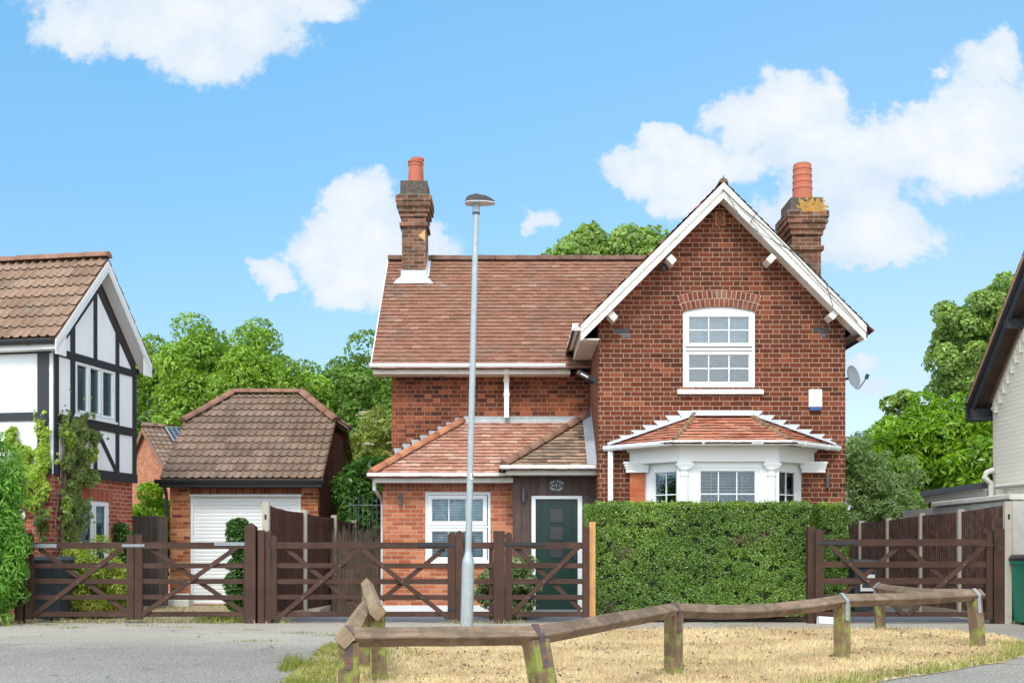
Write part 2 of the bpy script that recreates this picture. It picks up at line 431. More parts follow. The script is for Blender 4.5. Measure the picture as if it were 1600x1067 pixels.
M_tile2 = tile_mat('orange_clay_tile', [(0, (.36,.16,.10)), (.4, (.44,.205,.135)), (.75, (.50,.25,.17)), (1, (.56,.34,.26))], lichen=(.55,.42,.33), lamt=.35, damt=.15)
M_tile3 = tile_mat('lichened_clay_tile', [(0, (.14,.10,.07)), (.5, (.34,.22,.15)), (1, (.48,.28,.18))], lichen=(.36,.34,.27), lamt=.6, damt=.35)
M_tileb = tile_mat('bay_clay_tile', [(0, (.34,.11,.06)), (.5, (.50,.18,.10)), (1, (.60,.25,.15))], lichen=(.5,.36,.28), lamt=.25, damt=.15)
M_pan = tile_mat('brown_roll_tile', [(0, (.23,.145,.095)), (.5, (.29,.185,.125)), (1, (.34,.225,.16))], lichen=(.42,.36,.31), lamt=.4, damt=.12)
M_pan2 = tile_mat('grey_brown_roll_tile', [(0, (.19,.125,.085)), (.5, (.235,.158,.11)), (1, (.29,.20,.145))], lichen=(.36,.31,.26), lamt=.4, dark=(.07,.045,.03), damt=.4)
M_ridge = tile_mat('ridge_tile', [(0, (.15,.085,.06)), (.85, (.22,.12,.085)), (1, (.48,.16,.09))], lichen=(.20,.19,.13), lamt=.7, damt=.3)
M_hip = tile_mat('terracotta_hip_tile', [(0, (.36,.14,.07)), (1, (.54,.24,.13))], lichen=(.30,.24,.14), lamt=.5, damt=.2)
M_hipd = tile_mat('old_hip_tile', [(0, (.25,.13,.085)), (1, (.33,.175,.12))], lichen=(.22,.18,.12), lamt=.7, damt=.2)
M_hipm = tile_mat('mossy_hip_tile', [(0, (.20,.13,.08)), (1, (.34,.19,.11))], lichen=(.16,.17,.08), lamt=.8, damt=.3)
M_tedge = plain('shaded_tile_edge', (.030,.018,.014), .9, .4, 20)  # shadow line of each course, painted dark on the tile fronts
M_pot = plain('terracotta_pot', (.46,.13,.07), .75, .12, 5, .4, dirt=((.30,.18,.12), .3, 9))
M_white = plain('white_upvc', (.80,.81,.80), .28, .02, 3)
M_wpaint = plain('white_painted_wood', (.76,.73,.66), .6, .05, 5, .3, 40, dirt=((.40,.34,.26), .45, 7))
M_cream = plain('cream_fascia', (.70,.66,.58), .5, .05, 4, dirt=((.45,.40,.32), .3, 5))
M_stonew = plain('white_painted_stone', (.80,.80,.77), .6, .03, 4, .3, 60, dirt=((.5,.5,.45), .2, 5))
M_panel = plain('white_render_panel', (.86,.865,.86), .7, .03, 2, .15, 120, dirt=((.62,.63,.62), .35, 3), streak=1)
M_render = plain('pale_rough_render', (.50,.49,.45), .9, .12, 5, .8, 45, dirt=((.30,.29,.25), .5, 3), streak=1)
M_capw = plain('cream_coping', (.62,.59,.52), .8, .08, 6, .4, 60, dirt=((.40,.37,.30), .5, 4))
M_black = plain('black_painted_timber', (.022,.024,.028), .5, .25, 9, .3, 60)
M_blackp = plain('black_plastic', (.018,.019,.021), .35, .1, 5)
M_dark = plain('dark_void', (.012,.012,.012), .9, .05, 5)
M_bag = plain('off_white_paint', (.75,.74,.70), .6, .05, 5)
M_lead = plain('grey_lead', (.36,.38,.39), .55, .12, 10, .4, 30, dirt=((.56,.57,.56), .5, 5))
M_leadw = plain('whitened_lead', (.58,.61,.64), .5, .12, 9, .4, 30, dirt=((.36,.38,.40), .5, 6))
M_galv = plain('galvanised_steel', (.36,.41,.42), .48, .14, 22, .15, 60, metal=.35, dirt=((.52,.56,.57), .5, 9))
M_steel = plain('zinc_plate', (.30,.31,.32), .4, .1, 12, metal=.5)
M_grey = plain('grey_metal', (.07,.075,.085), .4, .1, 6)
M_dish = plain('dish_grey', (.42,.43,.43), .5, .06, 5)
M_lant = plain('lantern_housing', (.045,.038,.028), .7, .45, 14, .3, 30)
M_conc = plain('concrete_post', (.40,.355,.28), .9, .10, 9, .6, 90, dirt=((.30,.27,.20), .35, 6))
M_conc2 = plain('old_cement', (.085,.07,.052), .95, .3, 14, .9, 40, dirt=((.34,.30,.22), .5, 18))
M_lich = plain('orange_lichen', (.42,.23,.05), .95, .3, 16, .9, 40)
M_moss = plain('moss', (.10,.11,.04), .95, .4, 14, .9, 40)
M_door = plain('dark_green_door', (.003,.028,.019), .4, .06, 4)
M_blue = plain('blue_plastic', (.02,.08,.22), .4, .05, 4)
M_bin = plain('dark_grey_bin', (.045,.055,.065), .5, .08, 4, .15, 90)
M_bing = plain('green_bin', (.01,.16,.10), .5, .08, 4, .15, 90)
M_board = wood('brown_cladding', (.085,.055,.045), (.125,.082,.068), .6, 16, .05, .2)
M_gate = wood('brown_stained_wood', (.036,.018,.012), (.085,.043,.029), .62, 24, .06, .5)
M_fence = wood('dark_brown_fence', (.050,.022,.016), (.11,.052,.038), .7, 30, .05, .6)
M_fencel = wood('scuffed_fence', (.055,.024,.017), (.14,.072,.055), .7, 30, .05, .6, moss=(.26,.18,.15), mossamt=.35)
M_old = wood('old_dark_fence', (.055,.042,.034), (.13,.10,.08), .8, 28, .05, .6)
M_stick = wood('brushwood', (.09,.065,.045), (.24,.18,.13), .85, 30, .05, .4)
M_orange = wood('new_timber', (.42,.20,.07), (.58,.32,.13), .6, 14, .05, .3)
M_rail = wood('weathered_rail', (.10,.062,.040), (.34,.245,.165), .85, 30, .045, .9, moss=(.10,.075,.05), mossamt=.6, fine=.45)
M_railo = wood('lichened_rail', (.20,.14,.09), (.44,.33,.21), .85, 30, .045, .9, moss=(.36,.20,.05), mossamt=.5, fine=.45)
M_post = wood('weathered_post', (.085,.052,.034), (.25,.17,.10), .85, 26, .05, .9, moss=(.24,.28,.055), mossamt=.85, fine=.45)
M_strap = plain('rusty_painted_strap', (.09,.065,.06), .7, .3, 14, .6, 50, dirt=((.28,.07,.05), .7, 14))
M_straps = plain('silver_strap', (.30,.33,.36), .6, .3, 14, .5, 50, dirt=((.10,.08,.07), .6, 14))
M_bark = wood('bark', (.07,.05,.035), (.16,.12,.08), .9, 18, .2, .9)
M_blind = plain('white_blind', (.72,.74,.73), .5, .02, 4)
M_solar = plain('solar_cell', (.02,.035,.075), .18, .1, 4)
M_solf = plain('solar_grid', (.40,.44,.50), .4, .05, 4)
M_glass = glass_mat('window_glass', refl=.01)
M_glassl = glass_mat('window_glass_clear', refl=-.12)
M_glasst = glass_mat('window_glass_strong', refl=.05)
M_lensg = plain('lamp_lens', (.55,.56,.54), .2, .05, 5)

# ---------------------------------------------------------------- roof tiles
def tiles(mb, poly, gauge=.1, w=.165, th=.014, jit=.004, style='plain', uoff=0.0, base=True, roll=.03, lap=1.35):
    """real overlapping tiles on a convex roof plane; first edge of poly is the eave"""
    poly = [Vector(p) for p in poly]
    U = (poly[1]-poly[0]).normalized(); N = U.cross(poly[2]-poly[0]).normalized()
    if N.z < 0: N = -N
    S = N.cross(U).normalized()
    if S.z < 0: S = -S
    O = poly[0]
    q = [((p-O).dot(U), (p-O).dot(S)) for p in poly]
    if U.cross(S).dot(N) < 0: pass
    area = sum(q[i][0]*q[(i+1) % len(q)][1]-q[(i+1) % len(q)][0]*q[i][1] for i in range(len(q)))
    if area < 0: q = q[::-1]
    umin = min(a for a, b in q); umax = max(a for a, b in q); vmax = max(b for a, b in q)
    bm = bmesh.new()
    def P(u, v, h): return O+U*u+S*v+N*h
    def inside(u, v, tol):
        for i in range(len(q)):
            a = q[i]; b = q[(i+1) % len(q)]; ex, ey = b[0]-a[0], b[1]-a[1]; L = math.hypot(ex, ey)
            if L < 1e-6: continue
            if ((u-a[0])*-ey+(v-a[1])*ex)/L < -tol: return False
        return True
    nrow = int(vmax/gauge)+1
    for r in range(-1 if style == 'plain' else 0, nrow):
        v0 = r*gauge; v1 = v0+gauge*lap
        off = (w/2 if (r % 2 and style == 'plain') else 0)+uoff+(random.random()-.5)*.004
        c0 = int((umin-off)/w)-1; c1 = int((umax-off)/w)+2
        rowsag = (random.random()-.5)*.004
        for c in range(c0, c1):
            u0 = off+c*w+.0015; u1 = off+(c+1)*w-.0015
            if not inside((u0+u1)/2, (v0+gauge/2), max(w, gauge)*1.1): continue
            dv = (random.random()-.5)*jit*2+rowsag; dh = random.random()*jit; tl = (random.random()-.5)*jit
            if style == 'plain':
                a = [P(u0, v0+dv, th*1.7+dh+tl), P(u1, v0+dv, th*1.7+dh-tl), P(u1, v1, th*.45+dh), P(u0, v1, th*.45+dh)]
                lo = [P(u0, v0+dv, th*.2), P(u1, v0+dv, th*.2)]
                V = [bm.verts.new(p) for p in a+lo]
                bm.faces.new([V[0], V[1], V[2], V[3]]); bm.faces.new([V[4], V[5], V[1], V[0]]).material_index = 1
                bm.faces.new([V[4], V[0], V[3]]); bm.faces.new([V[5], V[2], V[1]])
            else:
                K = 20; top = []; bot = []; low = []
                for k in range(K+1):
                    fx = k/K; ph = (fx*2) % 1.0 if k < K else 1.0
                    hh = roll*math.exp(-((ph-.5)/.15)**2)
                    uu = u0+(u1-u0)*fx
                    top.append(bm.verts.new(P(uu, v0+dv, th*2.2+dh+hh))); bot.append(bm.verts.new(P(uu, v1, th*.2+dh+hh)))
                    low.append(bm.verts.new(P(uu, v0+dv+.002, th*.6+hh*.9)))
                for k in range(K):
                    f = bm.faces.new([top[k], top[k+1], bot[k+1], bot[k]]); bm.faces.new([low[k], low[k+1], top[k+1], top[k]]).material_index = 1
    for i in range(len(q)):
        a = q[i]; b = q[(i+1) % len(q)]
        if abs(a[1]) < 1e-5 and abs(b[1]) < 1e-5: continue
        e = Vector((b[0]-a[0], b[1]-a[1]));
        if e.length < 1e-5: continue
        e.normalize(); nn = (U*e.y + S*(-e.x))       # outward for ccw polygon
        bmesh.ops.bisect_plane(bm, geom=bm.verts[:]+bm.edges[:]+bm.faces[:], plane_co=O+U*a[0]+S*a[1], plane_no=nn, clear_outer=True, dist=1e-5)
    for f in bm.faces:
        if f.normal.dot(N) < -.2: f.normal_flip()
    mb.add_bm(bm); bm.free()
    if base:
        mb.prism([p-N*.004 for p in poly], -N*.05)

def ridge(mb, p0, p1, r=.11, seg=.33, flat=1.0, lift=.02, rnd=.006):
    """row of half-round ridge or hip tiles"""
    p0 = Vector(p0); p1 = Vector(p1); d = p1-p0; L = d.length; n = max(1, round(L/seg)); d.normalize()
    side = d.cross(Vector((0,0,1))).normalized(); up = side.cross(d)
    for k in range(n):
        a = p0+d*(L*k/n-.01); b = p0+d*(L*(k+1)/n+.012)
        j = Vector(((random.random()-.5)*rnd, (random.random()-.5)*rnd, random.random()*rnd))
        r1 = r*(1.03+random.random()*.05); r0 = r*(.96+random.random()*.03)
        ring = [PI*i/8 for i in range(9)]
        A = [a+j+side*math.cos(t)*r1+up*(math.sin(t)*r1*flat+lift-.03) for t in ring]
        B = [b+j+side*math.cos(t)*r0+up*(math.sin(t)*r0*flat+lift-.03) for t in ring]
        base = len(mb.v)
        mb.v.extend(A+B)
        for i in range(8):
            mb.f.append([base+i+1, base+i, base+9+i, base+9+i+1]); mb.uv.append(None); mb.mi.append(mb.cur); mb.smooth.append(True)
        mb.f.append([base+i for i in range(9)]); mb.uv.append(None); mb.mi.append(mb.cur); mb.smooth.append(False)
        mb.f.append([base+9+i for i in range(8, -1, -1)]); mb.uv.append(None); mb.mi.append(mb.cur); mb.smooth.append(False)

def gutter(mb, p0, p1, r=.055, joints=True):
    """half-round gutter seen from outside, with joint brackets"""
    p0 = Vector(p0); p1 = Vector(p1); d = (p1-p0); L = d.length; d.normalize()
    side = d.cross(Vector((0,0,1))).normalized()
    ring = [(math.cos(t), -math.sin(t)*1.25) for t in [PI*i/8 for i in range(9)]]
    ring = [(1.0, .30)]+ring+[(-1.0, .30)]
    inner = [(x*.88, z*.88+.02) for x, z in ring][::-1]
    full = ring+inner
    A = [p0+side*x*r+Vector((0,0,z*r)) for x, z in full]; B = [p1+side*x*r+Vector((0,0,z*r)) for x, z in full]
    m = len(full)
    for i in range(m):
        j = (i+1) % m; mb.face([A[i], A[j], B[j], B[i]])
    for X in (A, B):
        h = len(ring)
        for i in range(h-1): mb.face([X[i], X[i+1], X[m-2-i], X[m-1-i]])
        mb.face(X[:h])
    if joints:
        n = max(1, int(L/1.0))
        for k in range(n+1):
            c = p0+d*(L*(k+.5)/(n+1)); rr = r*1.12
            a = [c-d*.018+side*x*rr+Vector((0,0,z*rr)) for x, z in ring]; b = [c+d*.018+side*x*rr+Vector((0,0,z*rr)) for x, z in ring]
            for i in range(len(ring)-1): mb.face([a[i], a[i+1], b[i+1], b[i]])
            mb.face(a); mb.face(b[::-1])

# ---------------------------------------------------------------- windows
def window(parent, fr, x0, x1, z0, z1, sashes, fw=.055, sw=.05, rec=.03, cols=3, rows=2, bar=.018, blind=None, strong=False, name='window', bars=True, blgap=.028, local=False, bd=.12):
    """sashes: list of (xa,xb,za,zb) glass openings; frame fills the rest"""
    O, R, N = fr
    f = MB()
    f.fbox(fr, x0, x0+fw, z0, z1, -rec-.07, -rec); f.fbox(fr, x1-fw, x1, z0, z1, -rec-.07, -rec)
    f.fbox(fr, x0+fw, x1-fw, z1-fw, z1, -rec-.07, -rec); f.fbox(fr, x0+fw, x1-fw, z0, z0+fw, -rec-.07, -rec)
    w = f.build(name+'_frame' if name != 'window' else 'window', M_white, parent, local)
    s = MB(); gl = MB(); gb = MB(); bl = MB()
    for (xa, xb, za, zb) in sashes:
        e = .004
        s.fbox(fr, xa-sw, xa, za-sw, zb+sw, -rec-.05, -rec+.012); s.fbox(fr, xb, xb+sw, za-sw, zb+sw, -rec-.05, -rec+.012)
        s.fbox(fr, xa, xb, zb, zb+sw, -rec-.05, -rec+.012); s.fbox(fr, xa, xb, za-sw, za, -rec-.05, -rec+.012)
        # small bead
        for (a, b, c, d_) in ((xa, xa+.012, za, zb), (xb-.012, xb, za, zb), (xa+.012, xb-.012, zb-.012, zb), (xa+.012, xb-.012, za, za+.012)):
            s.fbox(fr, a, b, c, d_, -rec-.03, -rec-.006)
        gl.fbox(fr, xa+.002, xb-.002, za+.002, zb-.002, -rec-.034, -rec-.030)
        if bars:
            for k in range(1, cols):
                c = xa+(xb-xa)*k/cols; gb.fbox(fr, c-bar/2, c+bar/2, za+.012, zb-.012, -rec-.029, -rec-.012)
            for k in range(1, rows):
                c = za+(zb-za)*k/rows; gb.fbox(fr, xa+.012, xb-.012, c-bar/2, c+bar/2, -rec-.029, -rec-.013)
    s.build('sash', M_white, w, local); gl.build('pane', M_glasst if strong else (M_glassl if local else M_glass), w, local)
    if bars and gb.f: gb.build('glazing_bars', M_white, w, local)
    if blind:
        for (xa, xb, za, zb, op) in blind:
            n = int((zb-za)/blgap)
            for k in range(n):
                z = zb-(k+.5)*blgap; hh = blgap*op/2
                b0 = O+R*xa+N*(-rec-bd); b1 = O+R*xb+N*(-rec-bd)
                tl = .010
                bl.face([b0+Vector((0,0,z-hh))+N*tl, b1+Vector((0,0,z-hh))+N*tl, b1+Vector((0,0,z+hh))-N*tl, b0+Vector((0,0,z+hh))-N*tl])
            for xc in (xa+(xb-xa)*.22, xa+(xb-xa)*.78):
                bl.fbox(fr, xc-.004, xc+.004, za, zb, -rec-bd+.012, -rec-bd+.015)
        bl.build('blind', M_blind, w, local)
    return w

# ---------------------------------------------------------------- foliage
def leaf_mesh(name, C, Nn, size, mat, parent=None, aspect=.55, droop=.3, rnd=.55, twist=1.0, tip=None):
    """one small four-cornered leaf per point; C centres (n,3), Nn facing directions"""
    n = len(C); C = np.asarray(C, dtype=np.float64); Nn = np.asarray(Nn, dtype=np.float64)
    Nn = Nn+rng.normal(0, rnd, (n, 3)); Nn /= np.linalg.norm(Nn, axis=1)[:, None]+1e-9
    A = rng.normal(0, 1, (n, 3))*twist; A[:, 2] -= droop*2
    if tip is not None: A = A*.45+np.asarray(tip)
    A -= Nn*(A*Nn).sum(1)[:, None]; A /= np.linalg.norm(A, axis=1)[:, None]+1e-9
    B = np.cross(Nn, A)
    sz = (np.asarray(size)*rng.uniform(.6, 1.35, n))[:, None]
    fold = Nn*sz*.12
    V = np.empty((n, 4, 3))
    V[:, 0] = C-A*sz*.5; V[:, 1] = C+B*sz*aspect*.5+fold-A*sz*.05; V[:, 2] = C+A*sz*.5; V[:, 3] = C-B*sz*aspect*.5+fold-A*sz*.05
    me = bpy.data.meshes.new(name)
    org = ORG[parent.name][0] if parent is not None else Vector((0,0,0))
    V = V.reshape(-1, 3)-np.array(org)
    me.vertices.add(4*n); me.vertices.foreach_set('co', V.astype(np.float32).ravel())
    me.loops.add(4*n); me.loops.foreach_set('vertex_index', np.arange(4*n, dtype=np.int32))
    me.polygons.add(n); me.polygons.foreach_set('loop_start', np.arange(0, 4*n, 4, dtype=np.int32))
    me.polygons.foreach_set('loop_total', np.full(n, 4, dtype=np.int32))
    me.update(calc_edges=True)
    mats = mat if isinstance(mat, (list, tuple)) else [mat]
    for m in mats: me.materials.append(m)
    o = bpy.data.objects.new(name, me); COL.objects.link(o)
    if parent is not None: o.parent = parent
    ORG[o.name] = (org, 0)
    return o

def clumps(center, rad, nclump, crad, per, shell=.55, flat=.8, zmin=None):
    """leaf positions gathered into clumps that fill an uneven ellipsoid"""
    center = np.array(center); rad = np.array(rad); P = []; Q = []; cc = []
    k = 0
    while len(cc) < nclump and k < nclump*20:
        k += 1
        d = rng.normal(0, 1, 3); d /= np.linalg.norm(d)
        wob = 1+.28*mnoise.noise(Vector((d*2.2+center).tolist()))
        r = (shell+(1-shell)*rng.random()**.6)*wob
        c = center+d*rad*r
        if zmin is not None and c[2] < zmin: continue
        cc.append((c, crad*rng.uniform(.6, 1.35)))
    for c, cr in cc:
        m = int(per*(cr/crad)**2)
        d = rng.normal(0, 1, (m, 3)); d[:, 2] += .35; d /= np.linalg.norm(d, axis=1)[:, None]
        rr = cr*rng.uniform(.55, 1.0, m)**.5
        p = c+d*rr[:, None]*np.array([1, 1, flat])
        P.append(p); Q.append(d*.8+np.array([0, 0, .45]))
    return np.concatenate(P), np.concatenate(Q), cc

def branches(mb, base, cc, r0, n=10, up=.45):
    base = Vector(base); top = Vector((0,0,0))
    for c, r in cc: top += Vector(c)
    top /= len(cc)
    fork = base.lerp(top, up)
    j = Vector((random.uniform(-.1, .1), random.uniform(-.1, .1), 0))
    mb.tube([base, base.lerp(fork, .5)+j, fork], [r0, r0*.82, r0*.68], 9)
    sel = random.sample(cc, min(n, len(cc)))
    for c, r in sel:
        c = Vector(c); mid = fork.lerp(c, .5)+Vector((random.uniform(-.15, .15), random.uniform(-.15, .15), random.uniform(0, .3)))
        rr = r0*random.uniform(.25, .45)
        mb.tube([fork-Vector((0,0,.1)), mid, c], [rr, rr*.6, rr*.22], 6)

def tree(name, label, cat, base, center, rad, mat, nclump=120, crad=.45, per=120, leaf=.12, r0=.15, group=None, aspect=.6, zmin=None, shell=.5, nb=12, droop=.3, extra=None, sprigs=0):
    t = thing(name, label, cat, base, group=group)
    P, Q, cc = clumps(center, rad, nclump, crad, per, shell, zmin=zmin)
    if extra:
        for (c2, r2, n2) in extra:
            P2, Q2, cc2 = clumps(c2, r2, n2, crad, per, .3, zmin=zmin)
            P = np.concatenate([P, P2]); Q = np.concatenate([Q, Q2]); cc = cc+cc2
    if sprigs:
        PP = [P]; QQ = [Q]
        for _ in range(sprigs):
            c, r = cc[rng.integers(len(cc))]
            d = (np.array(c)-np.array(center))/np.array(rad)
            if d[2] < .25: continue
            h = rng.uniform(.4, .9)
            m = int(90*h); tt = rng.random(m)
            PP.append(np.array(c)+np.stack([rng.normal(0, .10, m)*(1-tt*.7), rng.normal(0, .10, m)*(1-tt*.7), tt*h+r*.5], 1)); QQ.append(rng.normal(0, 1, (m, 3)))
        P = np.concatenate(PP); Q = np.concatenate(QQ)
    leaf_mesh('crown', P, Q, np.full(len(P), leaf), mat, t, aspect=aspect, droop=droop)
    b = MB(); branches(b, base, cc, r0, nb); b.build('trunk', M_bark, t)
    return t

G_tree = leaf_mat('leaf_tree', [(0, (0.090,0.161,0.021)), (.4, (0.193,0.313,0.039)), (.75, (0.316,0.473,0.063)), (1, (0.474,0.624,0.106))])
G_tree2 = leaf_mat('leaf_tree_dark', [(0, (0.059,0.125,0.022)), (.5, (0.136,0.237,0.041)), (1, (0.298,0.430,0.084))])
G_horse = leaf_mat('leaf_mid', [(0, (0.112,0.186,0.049)), (.5, (0.238,0.349,0.086)), (1, (0.446,0.566,0.160))])
G_laurel = leaf_mat('leaf_laurel', [(0, (0.083,0.171,0.016)), (.4, (0.187,0.340,0.028)), (.8, (0.355,0.525,0.048)), (1, (0.598,0.680,0.118))], rough=.3, trans=.4)
G_willow = leaf_mat('leaf_willow', [(0, (.10,.17,.05)), (.5, (.20,.29,.10)), (1, (.34,.42,.18))])
G_lime = leaf_mat('leaf_lime', [(0, (.12,.24,.01)), (.5, (.24,.42,.02)), (1, (.40,.56,.05))])
G_elder = leaf_mat('leaf_elder', [(0, (0.123,0.163,0.031)), (.5, (0.263,0.309,0.062)), (1, (0.474,0.488,0.140))])
G_flower = leaf_mat('elder_flower', [(0, (.45,.42,.22)), (1, (.68,.62,.40))], trans=.2)
G_hedge = leaf_mat('leaf_hedge', [(0, (0.051,0.105,0.018)), (.4, (0.110,0.208,0.026)), (.8, (0.203,0.327,0.047)), (1, (0.371,0.505,0.105))], rough=.35, trans=.25, spec=.5)
G_hedget = leaf_mat('leaf_hedge_tip', [(0, (.14,.22,.03)), (.5, (.24,.36,.05)), (1, (.36,.48,.10))], rough=.4)
G_ivyl = leaf_mat('leaf_ivy_light', [(0, (0.154,0.242,0.022)), (.5, (0.297,0.418,0.044)), (1, (0.462,0.550,0.099))])
G_ivy = leaf_mat('leaf_ivy', [(0, (.08,.12,.025)), (.5, (.15,.20,.045)), (1, (.28,.32,.09))])
G_gold = leaf_mat('leaf_golden', [(0, (0.125,0.213,0.025)), (.45, (0.275,0.362,0.050)), (.8, (0.525,0.500,0.112)), (1, (0.688,0.475,0.225))])
G_fern = leaf_mat('leaf_feathery', [(0, (0.064,0.162,0.025)), (.5, (0.158,0.344,0.046)), (1, (0.317,0.547,0.094))])
G_var = leaf_mat('leaf_variegated', [(0, (.07,.12,.03)), (.5, (.20,.26,.10)), (1, (.50,.54,.34))])
G_bayl = leaf_mat('leaf_bay', [(0, (0.028,0.084,0.017)), (.5, (0.070,0.168,0.028)), (1, (0.154,0.294,0.056))], rough=.3)
G_straw = leaf_mat('blade_straw', [(0, (.30,.20,.13)), (.35, (.60,.45,.31)), (.7, (.76,.62,.46)), (1, (.88,.80,.66))], rough=.8, trans=.4, spec=.1)
G_blade = leaf_mat('blade_green', [(0, (.12,.15,.03)), (.5, (.24,.27,.06)), (1, (.42,.40,.13))], rough=.7, trans=.3, spec=.1)

def hedge(name, label, x0, x1, y0, y1, z0, z1, parts=('left', 'front', 'top', 'right'), dens=9500, seed=1):
    t = thing(name, label, 'hedge', ((x0+x1)/2, (y0+y1)/2, 0))
    m = MB(); m.box((x0+.07, y0+.07, z0), (x1-.07, y1-.07, z1-.06)); m.build('stems', M_hcore, t)  # solid dark core box; shade behind the leaves is put in its colour
    P = []; Q = []; PT = []; QT = []
    def surf(n, fn, nrm):
        a = rng.random(n); b = rng.random(n); d = rng.random(n)**1.5
        p, q = fn(a, b)
        bumpy = np.array([mnoise.noise(Vector((v*3.1).tolist()))*.05+mnoise.noise(Vector((v*9).tolist()))*.03 for v in p])
        nrm = np.array(nrm, dtype=float)
        p = p+nrm*(bumpy-d*.075+.02)[:, None]
        hole = np.array([mnoise.noise(Vector((v*7.3+3.3).tolist())) for v in p])
        keep = (hole > -.30) | (d > .75)
        return p[keep], np.tile(nrm, (keep.sum(), 1))
    W = x1-x0; Dp = y1-y0; Hh = z1-z0
    if 'front' in parts:
        p, q = surf(int(dens*W*Hh), lambda a, b: (np.stack([x0+a*W, np.full_like(a, y0), z0+b*Hh], 1), 0), (0, -1, 0)); P.append(p); Q.append(q)
    if 'left' in parts:
        p, q = surf(int(dens*Dp*Hh), lambda a, b: (np.stack([np.full_like(a, x0), y0+a*Dp, z0+b*Hh], 1), 0), (-1, 0, 0)); P.append(p); Q.append(q)
    if 'right' in parts:
        p, q = surf(int(dens*.7*Dp*Hh), lambda a, b: (np.stack([np.full_like(a, x1), y0+a*Dp, z0+b*Hh], 1), 0), (1, 0, 0)); P.append(p); Q.append(q)
    if 'top' in parts:
        p, q = surf(int(dens*W*Dp*.8), lambda a, b: (np.stack([x0+a*W, y0+b*Dp, np.full_like(a, z1)], 1), 0), (0, 0, 1)); P.append(p); Q.append(q)
        n = int(W*900); a = rng.random(n)
        PT.append(np.stack([x0+a*W, y0+rng.random(n)**2*Dp*.5, z1+rng.normal(-.015, .022, n)], 1)); QT.append(np.tile([0, -.4, 1.0], (n, 1)))
        n = int(W*260); a = rng.random(n); PT.append(np.stack([x0+a*W, np.full(n, y0)-.01, z1-rng.random(n)**2*.45], 1)); QT.append(np.tile([0, -1, .3], (n, 1)))
        n = int(W*60); a = rng.random(n); PT.append(np.stack([x0+a*W, y0+rng.random(n)*Dp*.5, z1+.02+rng.random(n)*.04], 1)); QT.append(np.tile([0, -1, .3], (n, 1)))
    P = np.concatenate(P); Q = np.concatenate(Q)
    leaf_mesh('foliage', P, Q+np.array([0, 0, .35]), np.full(len(P), .030), G_hedge, t, aspect=.62, rnd=.6, droop=.1)
    PT = np.concatenate(PT); leaf_mesh('new_growth', PT, np.concatenate(QT), np.full(len(PT), .034), G_hedget, t, aspect=.6, rnd=.6, droop=-.2)
    return t
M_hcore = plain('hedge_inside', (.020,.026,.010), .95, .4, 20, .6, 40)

# ---------------------------------------------------------------- gates and posts
def railpost(mb, x0, x1, ztop, D, dep=.14, kind='flat', zb=0.0):
    """one upright; kind gives the shape of its top"""
    xc = (x0+x1)/2; w = x1-x0; y0 = D-dep/2; y1 = D+dep/2
    if kind == 'point':
        h = min(w, dep)*.42
        mb.beam((xc, D, zb), (xc, D, ztop-h), w, dep, side=(1, 0, 0), bevel=.006, ends=False)
        ring = [Vector((x0, y0, ztop-h)), Vector((x1, y0, ztop-h)), Vector((x1, y1, ztop-h)), Vector((x0, y1, ztop-h))]; ap = Vector((xc, D, ztop))
        for i in range(4): mb.face([ring[i], ring[(i+1) % 4], ap], [(ztop, x0), (ztop, x1), (ztop+h, xc)])
    elif kind == 'round':
        h = w/2
        prof = [(x0, zb), (x1, zb), (x1, ztop-h*.8)]+[(xc+math.cos(a)*h, ztop-h*.8+math.sin(a)*h*.8) for a in [PI*k/8 for k in range(1, 8)]]+[(x0, ztop-h*.8)]
        o = random.random()*5
        for y, s in ((y0, 1), (y1, -1)):
            pts = [Vector((a, y, b)) for a, b in prof]; uv = [(b+o, a) for a, b in prof]
            mb.face(pts if s > 0 else pts[::-1], uv if s > 0 else uv[::-1])
        for i in range(len(prof)):
            a = prof[i]; b = prof[(i+1) % len(prof)]
            mb.face([Vector((b[0], y0, b[1])), Vector((a[0], y0, a[1])), Vector((a[0], y1, a[1])), Vector((b[0], y1, b[1]))], [(b[1]+o, 0), (a[1]+o, 0), (a[1]+o, .1), (b[1]+o, .1)])
    else:
        mb.beam((xc, D, zb), (xc, D, ztop), w, dep, side=(1, 0, 0), bevel=.008)

